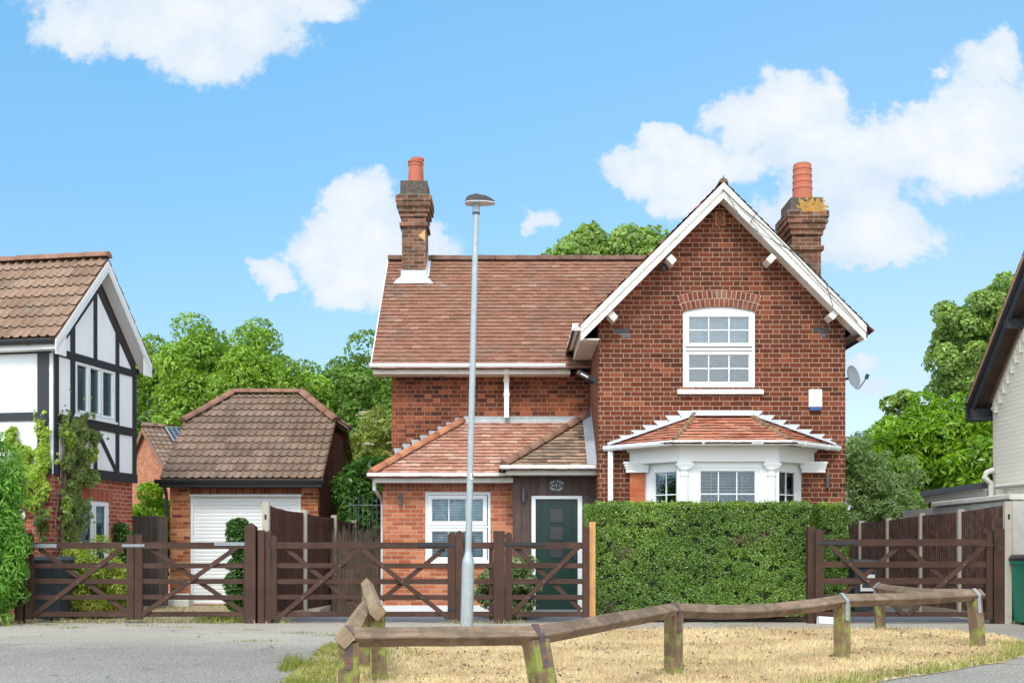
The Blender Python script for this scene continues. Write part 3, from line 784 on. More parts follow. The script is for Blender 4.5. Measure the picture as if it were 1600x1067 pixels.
RY = [(847, 857), (879.5, 887.5), (904, 912), (929, 936.5), (955, 963)]
def field_gate(label, D, s0, s1, tops, braces, hinge=None, name='field_gate', rows=RY, post_kinds=('round', 'round'), hm=None, hh=None, zb=.06, group='field gates'):
    """five-bar gate. s0/s1: (left px, right px) of the two stiles; braces: (x0,y0,x1,y1,front)"""
    xc = xx((s0[0]+s1[1])/2, D)
    t = thing(name, label, 'gate', (xc, D, 0), group=group)
    for (a, b), tp, kd in zip((s0, s1), tops, post_kinds):
        m = MB(); railpost(m, xx(a, D), xx(b, D), zz(tp, D), D, .075, kd, zb); m.build('stile', M_gate, t)
    for i, (ya, yb) in enumerate(rows):
        m = MB(); z0 = zz(yb, D); z1 = zz(ya, D)
        j = (random.random()-.5)*.008
        m.beam((xx(s0[1], D)-.01, D, (z0+z1)/2+j), (xx(s1[0], D)+.01, D, (z0+z1)/2-j*.5), .028 if i else .06, z1-z0, side=(0, 1, 0), bevel=.004, seg=5, jit=.003)
        m.build('rail', M_gate, t)
    for (xa, ya, xb, yb, fr) in braces:
        m = MB(); o = -.033 if fr else .033
        m.beam((xx(xa, D), D+o, zz(ya, D)), (xx(xb, D), D+o, zz(yb, D)), .022, .072, side=(0, 1, 0), bevel=.003)
        m.build('brace', M_gate, t)
        # bolts where the brace crosses each rail
        bt = MB()
        for (y1_, y2_) in rows[1:-1]:
            ym = (y1_+y2_)/2; k = (ym-ya)/(yb-ya)
            if .05 < k < .95 and fr:
                px_ = xa+(xb-xa)*k; c = Vector((xx(px_, D), D+o-.012, zz(ym, D)))
                bt.tube([c, c+Vector((0, -.006, 0))], .009, 8)
        if bt.f: bt.build('bolt', M_steel, t)
    if hinge:
        for (xa, xb, yy, hgt, mt) in hinge:
            m = MB(); m.box((xx(xa, D), D-.047, zz(yy+hgt/2, D)), (xx(xb, D), D-.038, zz(yy-hgt/2, D)))
            for k in (.15, .5, .85):
                c = Vector((xx(xa+(xb-xa)*k, D), D-.047, zz(yy, D))); m.tube([c, c+Vector((0, -.006, 0))], .008, 8)
            m.build('hinge_strap', mt, t)
    return t

def wheelie_bin(label, mat, loc, rz=0.0, s=1.0, name='wheelie_bin', lidmat=None):
    t = thing(name, label, 'bin', loc, rz, group='wheeled bins')
    def lp(w, d, z, yo=0): return [Vector((-w/2*s, (-d/2+yo)*s, z*s)), Vector((w/2*s, (-d/2+yo)*s, z*s)), Vector((w/2*s, (d/2+yo)*s, z*s)), Vector((-w/2*s, (d/2+yo)*s, z*s))]
    m = MB(); rings = [lp(.42, .44, .04), lp(.44, .47, .12), lp(.52, .62, .92), lp(.58, .70, .925), lp(.58, .70, .985)]
    for a, b in zip(rings[:-1], rings[1:]):
        for i in range(4): j = (i+1) % 4; m.face([a[i], a[j], b[j], b[i]])
    m.face(rings[0][::-1]); m.face(rings[-1])
    for x in (-.16, .16): m.beam((x*s, -.225*s, .15*s), (x*s, -.318*s, .90*s), .03*s, .02*s, side=(1, 0, 0))
    m.build('body', mat, t, local=True)
    m = MB(); R2 = [lp(.61, .74, .99), lp(.61, .74, 1.02), lp(.54, .62, 1.065, .02), lp(.30, .38, 1.08, .03)]
    for a, b in zip(R2[:-1], R2[1:]):
        for i in range(4): j = (i+1) % 4; m.face([a[i], a[j], b[j], b[i]])
    m.face(R2[0][::-1]); m.face(R2[-1])
    m.beam((-.30*s, -.38*s, 1.0*s), (.30*s, -.38*s, 1.0*s), .03*s, .03*s)
    m.build('lid', lidmat or mat, t, local=True)
    m = MB(); m.tube([(-.24*s, .38*s, .97*s), (.24*s, .38*s, .97*s)], .016*s, 8); m.box((-.26*s, .33*s, .95*s), (-.22*s, .40*s, .99*s)); m.box((.22*s, .33*s, .95*s), (.26*s, .40*s, .99*s))
    m.build('handle', lidmat or mat, t, local=True)
    for sx in (-1, 1):
        m = MB(); m.tube([(sx*.24*s, .27*s, .10*s), (sx*.295*s, .27*s, .10*s)], .10*s, 18); m.build('wheel', M_blackp, t, local=True)
    return t

def rod_lamp(label, x, z, D, out=(0, -1, 0), h=.22):
    out = Vector(out); c = Vector((x, D, z))
    t = thing('wall_lamp', label, 'wall lamp', tuple(c), group='slim up and down wall lamps')
    m = MB(); e = c+out*.07; m.tube([e-Vector((0,0,h/2)), e-Vector((0,0,h/2-.01)), e+Vector((0,0,h/2-.01)), e+Vector((0,0,h/2))], [.027, .031, .031, .027], 14); m.build('lamp_body', M_grey, t)
    m = MB(); m.beam(c+out*.001, c+out*.045, .04, .07, side=Vector((0,0,1)).cross(out)); m.build('bracket', M_grey, t)
    m = MB(); m.tube([e-Vector((0,0,h/2+.002)), e-Vector((0,0,h/2))], .024, 12); m.tube([e+Vector((0,0,h/2)), e+Vector((0,0,h/2+.002))], .024, 12); m.build('lens', M_lensg, t)
    return t
def dome_lamp(label, c, name='dome_lamp'):
    c = Vector(c); t = thing(name, label, 'outdoor lamp', tuple(c))
    m = MB(); m.tube([c, c+Vector((0,-.03,0))], .06, 14); m.build('base', M_grey, t)
    m = MB(); pr = [(0, .052), (.02, .052), (.045, .045), (.062, .030), (.07, .008)]
    m.tube([c+Vector((0, -.03-a, -a*.8)) for a, r in pr], [r for a, r in pr], 14); m.build('lens', M_grey, t)
    return t

# ================================================================ THE GROUND
def ground_mat(name, c0, c1, speck=.35, big=.25, bs=.5, scale=160, cracks=0.0, patch=None, fade=None):
    m, g, b, o = newmat(name)
    oc = g.n('ShaderNodeTexCoord').outputs['Object']
    c = g.mix(g.noise(oc, 1.3, 6, .65), c0, c1)
    if fade:
        q = g.sep(oc); yv = g.m('ADD', q[1], g.m('MULTIPLY', g.noise(oc, .55, 4, .6), 2.6))
        yv = g.m('SUBTRACT', yv, g.m('MULTIPLY', g.m('MAXIMUM', g.m('SUBTRACT', q[0], 3.0), 0.0), .9))
        c = g.mix(g.ss(yv, fade[1]+2.3, fade[1]+.5), c, g.mix(g.noise(oc, 2.2, 5, .6), fade[0], tuple(k*1.25 for k in fade[0])))
    sp = g.noise(oc, scale, 3, .8)
    c = g.mix(1.0, c, g.ramp(sp, [(.38, 1-speck), (.5, 1.0), (.62, 1+speck*1.2)]), 'MULTIPLY')
    c = g.mix(1.0, c, g.ramp(g.noise(oc, .35, 4, .6), [(.3, 1-big), (.7, 1+big)]), 'MULTIPLY')
    h = sp
    if patch: c = g.mix(g.m('MULTIPLY', g.ss(g.noise(oc, patch[2], 6, .7), .50, .62), patch[1]), c, patch[0])
    if cracks:
        wv = g.noise(oc, 1.5, 4, .6, out=1); vv = g.n('ShaderNodeVectorMath', _operation='ADD'); g.put(vv.inputs[0], oc)
        sc = g.n('ShaderNodeVectorMath', _operation='SCALE'); g.put(sc.inputs[0], wv); sc.inputs[3].default_value = .9; g.put(vv.inputs[1], sc.outputs[0])
        vo = g.n('ShaderNodeTexVoronoi', _feature='DISTANCE_TO_EDGE', Vector=vv.outputs[0], Scale=.55)
        k = g.m('MULTIPLY', g.m('SUBTRACT', 1.0, g.ss(vo.outputs[0], .002, .012)), g.ss(g.noise(oc, .8, 3, .5), .45, .6))
        c = g.mix(g.m('MULTIPLY', k, cracks), c, (.06, .055, .045))
    g.put(b.inputs['Base Color'], c); b.inputs['Roughness'].default_value = .92; b.inputs['Specular IOR Level'].default_value = .25
    bump(g, b, h, bs, .006)
    return m
M_pave = ground_mat('worn_asphalt', (.33,.29,.235), (.41,.365,.30), .55, .14, .9, 48, cracks=.85, fade=((.24,.218,.185), 14.3))
M_road = M_pave
M_drive = ground_mat('dark_new_asphalt', (.13,.14,.16), (.19,.20,.225), .2, .1)
M_gravel = ground_mat('dry_gravel_drive', (.36,.28,.17), (.48,.39,.26), .4, .2, .9, 60, patch=((.22,.24,.08), .5, 3))
M_soil = ground_mat('dry_turf_soil', (.40,.27,.17), (.66,.50,.34), .35, .2, .9, 50)

def sheet(name, pts, z, mat, kind='structure', cat=None):
    m = MB()
    flat = [Vector((p[0], p[1], 0)) for p in pts]
    for tri in tessellate_polygon([flat]):
        a, b, c = [Vector((pts[i][0], pts[i][1], z)) for i in tri]
        if (b-a).cross(c-a).z < 0: b, c = c, b
        m.face([a, b, c])
    return tag(m.build(name, mat), kind=kind)
sheet('ground', [(-900, -900), (900, -900), (900, 900), (-900, 900)], 0, M_pave)
edge = [(x, 14.6+.25*mnoise.noise(Vector((x*.5, 0, 0)))+.05*mnoise.noise(Vector((x*3, 1, 0)))) for x in np.arange(-60, 60.1, .5)]
sheet('road', [(60, -200), ]+edge[::-1]+[(-60, -200)], .004, M_road)
sheet('gravel_driveway', [(-9.2, 19.0), (-4.1, 19.0), (-3.95, 24.5), (-3.9, 31), (-12, 31), (-12, 23), (-9.2, 21)], .004, M_gravel)
sheet('front_yard', [(-3.7, 19.15), (1.4, 19.15), (1.4, 21.0), (-2.3, 21.3), (-2.3, 30), (-3.3, 30)], .004, M_drive)
sheet('side_driveway', [(4.9, 19.0), (7.5, 18.95), (7.5, 30), (5.7, 30), (5.7, 21), (4.9, 20.2)], .004, M_drive)
isl = [(-1.95, 7.0), (-2.05, 9.3), (-1.95, 10.6), (-2.12, 12.2), (-2.2, 14.0), (-2.05, 15.4), (-1.6, 16.3), (-.9, 16.85), (.6, 17.1), (3.0, 17.2), (5.2, 17.3), (6.3, 16.9), (6.55, 16.0), (6.3, 14.6), (5.75, 13.2), (4.9, 12.0), (3.7, 10.9), (2.6, 9.7), (1.5, 7.9), (.6, 6.4), (-.6, 5.8), (-1.5, 6.2)]
# round the island outline off
def chaikin(p, n=2, closed=True):
    for _ in range(n):
        q = []
        for i in range(len(p)):
            a = p[i]; b = p[(i+1) % len(p)]
            q += [(a[0]*.75+b[0]*.25, a[1]*.75+b[1]*.25), (a[0]*.25+b[0]*.75, a[1]*.25+b[1]*.75)]
        p = q
    return p
islr = [(x+.10*mnoise.noise(Vector((x*2.5, y*2.5, 0))), y+.14*mnoise.noise(Vector((x*2.5, y*2.5, 5)))) for x, y in chaikin(isl, 2)]
sheet('grass_verge', islr, .010, M_soil)

def in_poly(P, poly):
    x = P[:, 0]; y = P[:, 1]; ins = np.zeros(len(P), bool); n = len(poly)
    for i in range(n):
        x1, y1 = poly[i]; x2, y2 = poly[(i+1) % n]
        c = ((y1 > y) != (y2 > y)) & (x < (x2-x1)*(y-y1)/(y2-y1+1e-12)+x1); ins ^= c
    return ins
def edge_dist(P, poly):
    d = np.full(len(P), 1e9); n = len(poly)
    for i in range(n):
        a = np.array(poly[i]); b = np.array(poly[(i+1) % n]); ab = b-a
        t = np.clip(((P-a)@ab)/(ab@ab+1e-12), 0, 1); d = np.minimum(d, np.linalg.norm(P-a-t[:, None]*ab, axis=1))
    return d
def blades(name, P, hgt, wid, mat, lean=.8, z0=.008, kind='stuff'):
    n = len(P); ang = rng.uniform(0, 2*PI, n); h = hgt*rng.uniform(.45, 1.4, n); ln = rng.uniform(.1, 1, n)*lean*h
    la = rng.uniform(0, 2*PI, n); w = wid*rng.uniform(.6, 1.4, n)
    dx = np.cos(ang)*w/2; dy = np.sin(ang)*w/2
    V = np.empty((n, 3, 3)); z = np.full(n, z0)
    V[:, 0] = np.stack([P[:, 0]-dx, P[:, 1]-dy, z], 1); V[:, 1] = np.stack([P[:, 0]+dx, P[:, 1]+dy, z], 1)
    V[:, 2] = np.stack([P[:, 0]+np.cos(la)*ln, P[:, 1]+np.sin(la)*ln, z0+h*np.sqrt(np.clip(1-(ln/(h*1.6))**2, .15, 1))], 1)
    me = bpy.data.meshes.new(name); me.vertices.add(3*n); me.vertices.foreach_set('co', V.astype(np.float32).ravel())
    me.loops.add(3*n); me.loops.foreach_set('vertex_index', np.arange(3*n, dtype=np.int32)); me.polygons.add(n)
    me.polygons.foreach_set('loop_start', np.arange(0, 3*n, 3, dtype=np.int32)); me.polygons.foreach_set('loop_total', np.full(n, 3, dtype=np.int32))
    me.update(calc_edges=True); me.materials.append(mat)
    o = bpy.data.objects.new(name, me); COL.objects.link(o); o['kind'] = kind; ORG[name] = (Vector(), 0)
    return o
xs = np.array(islr); lo = xs.min(0); hi = xs.max(0)
NB = 330000
P = rng.random((NB, 2))*(hi+.1-lo)+lo-.05
P = P[(rng.random(NB) < np.clip(9.5/P[:, 1], .35, 1.2))]
P = P[in_poly(P, islr)]; ed = edge_dist(P, islr)
clump = np.array([mnoise.noise(Vector((p[0]*1.1, p[1]*1.1, 3))) for p in P])
fine = np.array([mnoise.noise(Vector((p[0]*6, p[1]*6, 8))) for p in P])
front = (P[:, 0] > 1) & (P[:, 1] < 14.5)
left = np.clip((-1.0-P[:, 0])/.7, 0, 1)
green = np.clip(.02+.6*(clump > .28)*(.2)+np.clip(.55-ed, 0, .55)*1.5*(front | (P[:, 0] < 0))+left*.62+fine*.18-.05, 0, .9)
isg = rng.random(len(P)) < green
fine2 = np.array([mnoise.noise(Vector((p[0]*2.3, p[1]*3.5, 17))) for p in P])
keep = (fine > -.36) & ((fine2 > -.30) | (rng.random(len(P)) < .35))
blades('dry_grass', P[~isg & keep], .042, .010, G_straw, 1.2)
blades('green_grass', P[isg & keep], .058, .009, G_blade, .8)
# dark litter in the turf
Q = rng.random((5200, 2))*(hi-lo)+lo; Q = Q[in_poly(Q, islr)]
q = np.array([mnoise.noise(Vector((p[0]*1.6, p[1]*1.6, 11))) for p in Q]); Q = Q[q > .05]
M_litter = leaf_mat('dead_leaf', [(0, (.10,.06,.04)), (.5, (.20,.12,.09)), (1, (.34,.24,.20))], rough=.9, trans=.1)
o = leaf_mesh('leaf_litter', np.c_[Q, np.full(len(Q), .035)], np.tile([0, 0, 1.], (len(Q), 1)), np.full(len(Q), .045), M_litter, rnd=.5); tag(o, kind='stuff')
# weeds and dry tufts along the gates and over the gravel
W = []
for (x0, x1, y0, y1, n) in [(-8.9, -4.1, 19.1, 24.3, 9000), (-8.6, -4.0, 18.5, 19.1, 2200), (-4.6, -4.0, 18.5, 19.6, 1500), (-4.0, -3.5, 18.4, 18.9, 500), (7.7, 9.5, 18.0, 18.8, 2500), (-1.0, .2, 18.5, 19.1, 500), (-8.5, -7.5, 17.9, 18.6, 500)]:
    p = np.stack([rng.uniform(x0, x1, n), rng.uniform(y0, y1, n)], 1)
    f = np.array([mnoise.noise(Vector((a*1.8, b*1.8, 21)))+.6*mnoise.noise(Vector((a*6, b*6, 2))) for a, b in p]); W.append(p[f > .06])
W = np.concatenate(W); h = rng.random(len(W)) < .5
blades('dry_weeds', W[h], .06, .010, G_straw, .9); blades('green_weeds', W[~h], .055, .011, G_blade, .8)
p = np.stack([rng.normal(-4.62, .16, 1300), rng.normal(18.85, .10, 1300)], 1); p2 = np.stack([rng.uniform(7.85, 9.2, 900), rng.normal(18.35, .12, 900)], 1)
p3 = np.stack([rng.normal(-2.12, .06, 260), rng.normal(11.5, .16, 260)], 1)
blades('tall_weeds', np.concatenate([p, p2, p3]), .13, .011, G_blade, .7)
# little weeds in cracks of the forecourt
cr = []
for (a, b) in [(-4.9, 17.6), (-3.6, 17.0), (-5.6, 17.9), (-2.9, 16.3), (-6.4, 17.4), (-2.4, 15.9), (-1.8, 16.9), (1.2, 17.7), (3.4, 17.8), (-3.2, 14.9), (-7.0, 18.1)]:
    n = 70; cr.append(np.stack([rng.normal(a, .14, n), rng.normal(b, .025, n)], 1))
blades('crack_weeds', np.concatenate(cr), .035, .010, G_blade, 1.0)
Q = np.stack([rng.uniform(-9.2, -7.1, 700), rng.uniform(17.6, 18.6, 700)], 1); Q = Q[rng.random(len(Q)) < np.clip(1.2-(Q[:, 0]+8.6)*.9, 0, 1)]
tag(leaf_mesh('fallen_leaves', np.c_[Q, np.full(len(Q), .02)+rng.random(len(Q))*.03], np.tile([0, 0, 1.], (len(Q), 1)), np.full(len(Q), .06), M_litter, rnd=.4), kind='stuff')

# ================================================================ BRICK COTTAGE
house = thing('brick_house', 'red brick two storey house with front gable, white bay window and green front door', 'house', (1.6, 21.3, 0))
GD = 20.3; GX0 = 1.465; GX1 = 5.67; RX = 3.53; RZ = 7.29; SL = 1.0
def gz(x): return RZ-.12-SL*abs(x-RX)
def arcpts(cx, half, zs, sag, n=12, rev=False):
    R = (half*half+sag*sag)/(2*sag); c = zs+sag-R; a = math.asin(half/R)
    p = [(cx+R*math.sin(-a+2*a*k/n), c+R*math.cos(-a+2*a*k/n)) for k in range(n+1)]
    return p[::-1] if rev else p
fw = FY(GD)
wx0, wx1 = xx(1067, GD), xx(1180.5, GD); wz0, wz1 = zz(605, GD), zz(487, GD); wc = (wx0+wx1)/2; wh = (wx1-wx0)/2
w = MB()
hole1 = [(wx0, wz0), (wx1, wz0)]+arcpts(wc, wh, wz1, .085, rev=True)
hole2 = [(2.36, .55), (4.82, .55), (4.82, 2.55), (2.36, 2.55)]
w.wall(fw, [(GX0, 0), (GX1, 0), (GX1, gz(GX1)), (RX, RZ-.12), (GX0, gz(GX0))], [hole1, hole2], .15)
w.wall(frame((GX0, 0, 0), (0, 1, 0), (-1, 0, 0)), [(GD+.15, 0), (28, 0), (28, gz(GX0)), (GD+.15, gz(GX0))], t=.1)
w.wall(frame((GX1, 0, 0), (0, 1, 0), (1, 0, 0)), [(GD+.15, 0), (28, 0), (28, gz(GX1)), (GD+.15, gz(GX1))], t=.1)
w.wall(frame((0, 28, 0), (1, 0, 0), (0, 1, 0)), [(GX0+.1, 0), (GX1-.1, 0), (GX1-.1, gz(GX1-.1)), (RX, RZ-.12), (GX0+.1, gz(GX0+.1))], t=.1)
w.build('gable_wall', M_gable, house)
# soot-dark and odd bricks
for (a, b, c, d) in [(960, 513.5, 983, 521), (1272, 512, 1295, 519)]:
    m = MB(); m.fbox(fw, xx(a, GD), xx(c, GD), zz(d, GD), zz(b, GD), 0, .004); m.build('air_vent', M_blackp, house)
for (a, b, c, d) in [(971, 522.5, 984, 528), (1280, 521, 1291, 526.5)]:
    m = MB(); m.fbox(fw, xx(a, GD), xx(c, GD), zz(d, GD), zz(b, GD), 0, .003); m.build('dark_brick', M_grey, house)
# terracotta vent in the gable
m = MB(); tv = (xx(1117, GD), xx(1133, GD), zz(353, GD), zz(331, GD)); m.fbox(fw, tv[0], tv[1], tv[2], tv[3], -.01, .012); vt = m.build('terracotta_vent', M_hip, house)
m = MB(); cxv = (tv[0]+tv[1])/2
for cz in (tv[2]+.06, tv[3]-.06):
    for k in range(16):
        a = PI*2*k/16; a2 = PI*2*(k+1)/16
        m.face([(cxv+math.cos(a)*.052, GD-.014, cz+math.sin(a)*.052), (cxv+math.cos(a)*.040, GD-.014, cz+math.sin(a)*.040), (cxv+math.cos(a2)*.040, GD-.014, cz+math.sin(a2)*.040), (cxv+math.cos(a2)*.052, GD-.014, cz+math.sin(a2)*.052)])
    for k in range(6):
        a = PI*2*k/6+.3; c = Vector((cxv+math.cos(a)*.022, GD-.013, cz+math.sin(a)*.022)); m.tube([c, c+Vector((0, -.002, 0))], .008, 6)
m.build('vent_holes', M_dark, vt)
# brick arch
arch = MB(); arb = MB()
Rr = (wh*wh+.085**2)/(2*.085); cz_ = wz1+.085-Rr; a0 = math.asin(wh/Rr)
prof = lambda r, a: (wc+r*math.sin(a), cz_+r*math.cos(a))
ol = [prof(Rr, -a0+2*a0*k/14) for k in range(15)]; ou = [prof(Rr+.285, (-a0+2*a0*k/14)*1.03) for k in range(15)][::-1]
arb.prism([(x, GD, z) for x, z in ol+ou], (0, -.006, 0))
arb.build('arch_mortar', plain('pale_mortar', (.56,.43,.33), .9, .1, 9), house)
for (ra, rb, n) in ((Rr+.004, Rr+.135, 16), (Rr+.147, Rr+.28, 17)):
    for k in range(n):
        A = -a0*(1.0 if ra < Rr+.1 else 1.02)+2*a0*(1.0 if ra < Rr+.1 else 1.02)*(k+.06)/n; B = A+2*a0*.87/n
        pr = [prof(ra, A), prof(ra, B), prof(rb, B), prof(rb, A)]
        arch.prism([(x, GD, z) for x, z in pr], (0, -.011-random.random()*.002, 0))
arch.build('brick_arch', tile_mat('arch_brick', [(0, (.14,.045,.028)), (.5, (.20,.06,.036)), (1, (.25,.085,.05))], lamt=.05, damt=.15), house)
# white window with curved head
hd = MB(); hd.prism([(x, GD+.03, z) for x, z in [(wx0, wz1-.04), (wx1, wz1-.04)]+arcpts(wc, wh-.003, wz1, .083, rev=True)], (0, .06, 0))
px = lambda a, b, D: (xx(a, D), xx(b, D))
ga0, ga1 = xx(1076, GD), xx(1171.5, GD)
win = window(house, fw, wx0+.005, wx1-.005, wz0+.005, wz1-.04,
    [(ga0, ga1, zz(536.5, GD), zz(493.5, GD)), (ga0, ga1, zz(597, GD), zz(553, GD))], fw=.045, sw=.05, blind=[(ga0, ga1, zz(535, GD), zz(492, GD), .8)], strong=True, blgap=.033)
hd.build('curved_head', M_white, win)
m = MB(); m.fbox(fw, wx0+.05, wx1-.05, zz(547, GD), zz(543.5, GD), -.045, -.005); m.build('transom', M_white, win)
m = MB(); sx0, sx1 = xx(1058, GD), xx(1192, GD)
m.prism([(sx0, GD-.07, zz(616, GD)), (sx0, GD-.07, zz(610.5, GD)), (sx0, GD+.06, zz(606, GD)), (sx0, GD+.06, zz(616, GD))], (sx1-sx0, 0, 0)); m.build('window_sill', M_stonew, win)

# gable roof
r = MB(); EZ = RZ-SL*(RX-1.12)
tiles(r, [(1.12, 19.93, EZ), (1.12, 28.3, EZ), (RX, 28.3, RZ), (RX, 19.93, RZ)], .138, .165, .017)
tiles(r, [(5.94, 28.3, EZ), (5.94, 19.93, EZ), (RX, 19.93, RZ), (RX, 28.3, RZ)], .138, .165, .017)
roof = r.build('roof', M_tile, house)
m = MB(); ridge(m, (RX, 19.94, RZ-.005), (RX, 28.3, RZ-.005), .075, .33); m.tube([(RX, 19.96, RZ+.05), (RX+.01, 19.96, RZ+.12)], [.02, .004], 6); m.build('ridge_tiles', M_ridge, roof)
for s, nm in ((-1, 'l'), (1, 'r')):
    m = MB(); D0 = 19.93
    ex = RX+s*2.38; e1 = Vector((ex, D0, RZ-.02-SL*2.38)); ap = Vector((RX, D0, RZ-.02))
    vn = Vector((0, 0, -1))
    def strip(mm, o0, o1, dd, th, k0=0.0, k1=1.0):
        a = ap.lerp(e1, k0); b = ap.lerp(e1, k1)
        P4 = [a+vn*o0, b+vn*o0, b+vn*o1, a+vn*o1]
        P4 = [p+Vector((0, dd, 0)) for p in P4]
        mm.prism([p for p in P4], (0, th, 0))
    strip(m, .0, .115, -.035, .03); strip(m, .105, .25, -.004, .03); strip(m, .222, .262, -.022, .018)
    bb = m.build('bargeboard', M_wpaint, house)
    m = MB()   # dark soffit boards under the verge
    P4 = [ap+vn*.22, e1+vn*.22, e1+vn*.22+Vector((0, .37, 0)), ap+vn*.22+Vector((0, .37, 0))]
    m.prism(P4, (0, 0, .03)); m.build('verge_soffit', M_wpaint, house)
for (a, b, c, d, e) in [(1042, 412, 1056, 399, -1), (1198, 411, 1211, 398, 1), (951, 500, 964, 488, -1), (1296, 498, 1308, 486, 1)]:
    m = MB(); y0 = xx((a+c)/2, 20.0); z0 = zz((b+d)/2, 20.0)
    m.beam((y0, 19.97, z0), (y0, 20.32, z0+.0), .11, .14, side=(1, 0, SL*e*-1)); m.build('purlin_end', M_wpaint, house)
# cables pinned on the bargeboard
m = MB()
cab = [[(1128, 296), (1166, 330), (1205, 362), (1245, 402), (1280, 441), (1310, 470), (1340, 503)], [(1134, 300), (1160, 345), (1190, 366), (1215, 380), (1250, 398), (1290, 440), (1302, 480)], [(1183, 331), (1172, 348)], [(1186, 360), (1172, 344)]]
for c in cab: m.tube([pt(a, b, 19.885) for a, b in c], .006, 5)
m.build('cable', M_grey, house)
# eave gutter and fascia down the left side of the gable block
m = MB(); gutter(m, (1.08, 19.95, EZ+.02), (1.08, 22.1, EZ+.02), .06); m.face([(1.01, 19.949, EZ-.07), (1.15, 19.949, EZ-.07), (1.15, 19.949, EZ+.05), (1.01, 19.949, EZ+.05)]); m.build('gutter', M_white, house)
m = MB(); m.box((1.145, 19.97, EZ-.22), (1.17, 22.2, EZ-.02)); m.box((1.17, 19.98, EZ-.22), (GX0-.002, 22.45, EZ-.20)); m.build('eaves_board', M_cream, house)
m = MB(); m.box((5.92, 19.97, EZ-.18), (5.95, 28.2, EZ-.02)); m.box((GX1+.002, 19.98, EZ-.15), (5.92, 28.2, EZ-.13)); m.build('eaves_board', M_board, house)

# side wing
WD = 22.5; WX0 = -2.27
ww = MB(); fwg = FY(WD)
ww.wall(fwg, [(WX0, 0), (GX0, 0), (GX0, 4.5), (WX0, 4.5)], t=.12)
ww.wall(frame((WX0, 0, 0), (0, 1, 0), (-1, 0, 0)), [(WD+.12, 0), (28, 0), (28, 4.5), (25.2, 7.08), (WD+.12, 4.6)], t=.1)
ww.wall(frame((0, 28, 0), (1, 0, 0), (0, 1, 0)), [(WX0+.1, 0), (GX0, 0), (GX0, 4.5), (WX0+.1, 4.5)], t=.1)
ww.build('wing_wall', M_wing, house)
r = MB(); WR = 7.25
tiles(r, [(-2.60, 22.12, 4.56), (3.6, 22.12, 4.56), (3.6, 25.2, WR), (-2.60, 25.2, WR)], .138, .165, .017, .006, uoff=.05)
r.prism([(-2.60, 25.2, WR), (3.6, 25.2, WR), (3.6, 28.28, 4.56), (-2.6, 28.28, 4.56)], (0, 0, -.05))
wroof = r.build('wing_roof', M_tile, house)
m = MB(); ridge(m, (-2.6, 25.2, WR+.02), (3.3, 25.2, WR+.02), .115, .45, lift=.0); m.build('ridge_tiles', M_ridge, wroof)
m = MB(); m.prism([(-2.605, 22.10, 4.50), (-2.605, 22.10, 4.575), (-2.605, 25.2, WR+.02), (-2.605, 25.2, WR-.05)], (-.02, 0, 0)); m.build('verge', M_stonew, wroof)
m = MB(); gutter(m, (-2.64, 22.05, 4.565), (.99, 22.05, 4.565), .055); m.build('gutter', M_white, house)
m = MB(); m.box((-2.57, 22.10, 4.40), (1.08, 22.125, 4.54)); m.box((-2.57, 22.125, 4.40), (1.08, 22.5, 4.42)); m.build('fascia', M_cream, house)
m = MB(); dpx = xx(791.5, 22.35); m.box((dpx-.045, 22.32, 3.62), (dpx+.045, 22.40, 4.34)); m.beam((dpx, 22.05, 4.52), (dpx, 22.36, 4.30), .085, .08, side=(1, 0, 0)); m.box((dpx-.055, 22.31, 4.02), (dpx+.055, 22.41, 4.08)); m.box((dpx-.055, 22.31, 4.28), (dpx+.055, 22.41, 4.35)); m.build('downpipe', M_white, house)

# front extension and porch
ED = 21.3; EX0 = -2.31; EX1 = .022; PD = 21.0
e = MB(); fe = FY(ED)
qx0, qx1 = xx(664, ED), xx(766.5, ED); qz0, qz1 = zz(884, ED), zz(768, ED)
e.wall(fe, [(EX0, 0), (EX1, 0), (EX1, 2.20), (EX0, 2.20)], [[(qx0, qz0), (qx1, qz0), (qx1, qz1), (qx0, qz1)]], .12)
e.wall(frame((EX0, 0, 0), (0, 1, 0), (-1, 0, 0)), [(ED+.12, 0), (22.5, 0), (22.5, 2.4), (ED+.12, 2.4)], t=.1)
e.build('extension_wall', M_ext, house)
m = MB(); m.wall(fe, [(EX0, 2.20), (EX1, 2.20), (EX1, 2.42), (EX0, 2.42)], t=.12); 
mo = m.build('soldier_course', M_extsol, house)
m = MB(); m.fbox(fe, EX0-.02, EX1, 0, zz(945.5, ED), 0, .025); m.build('white_plinth', M_stonew, house)
m = MB(); m.fbox(fe, xx(651, ED), xx(654, ED), zz(928, ED), zz(924, ED), 0, .01); m.tube([pt(652.5, 926, ED-.005), pt(652.5, 926, ED-.03)], .014, 8); m.build('outlet_pipe', M_blackp, house)
gx0, gx1 = xx(674, ED), xx(755.5, ED)
win = window(house, fe, qx0, qx1, qz0+.05, qz1, [(gx0, gx1, zz(815, ED), zz(778.5, ED)), (gx0, gx1, zz(871, ED), zz(829.5, ED))], fw=.05, sw=.06, cols=3, rows=1, blind=[(gx0, gx1, zz(871, ED), zz(778, ED), .86)], blgap=.045)
m = MB(); m.fbox(fe, qx0-.04, qx1+.04, qz0, qz0+.05, -.05, .06); m.build('window_sill', M_white, win)
m = MB(); m.fbox(fe, qx0+.05, qx1-.05, zz(824, ED), zz(821, ED), -.04, -.008); m.build('transom', M_white, win)

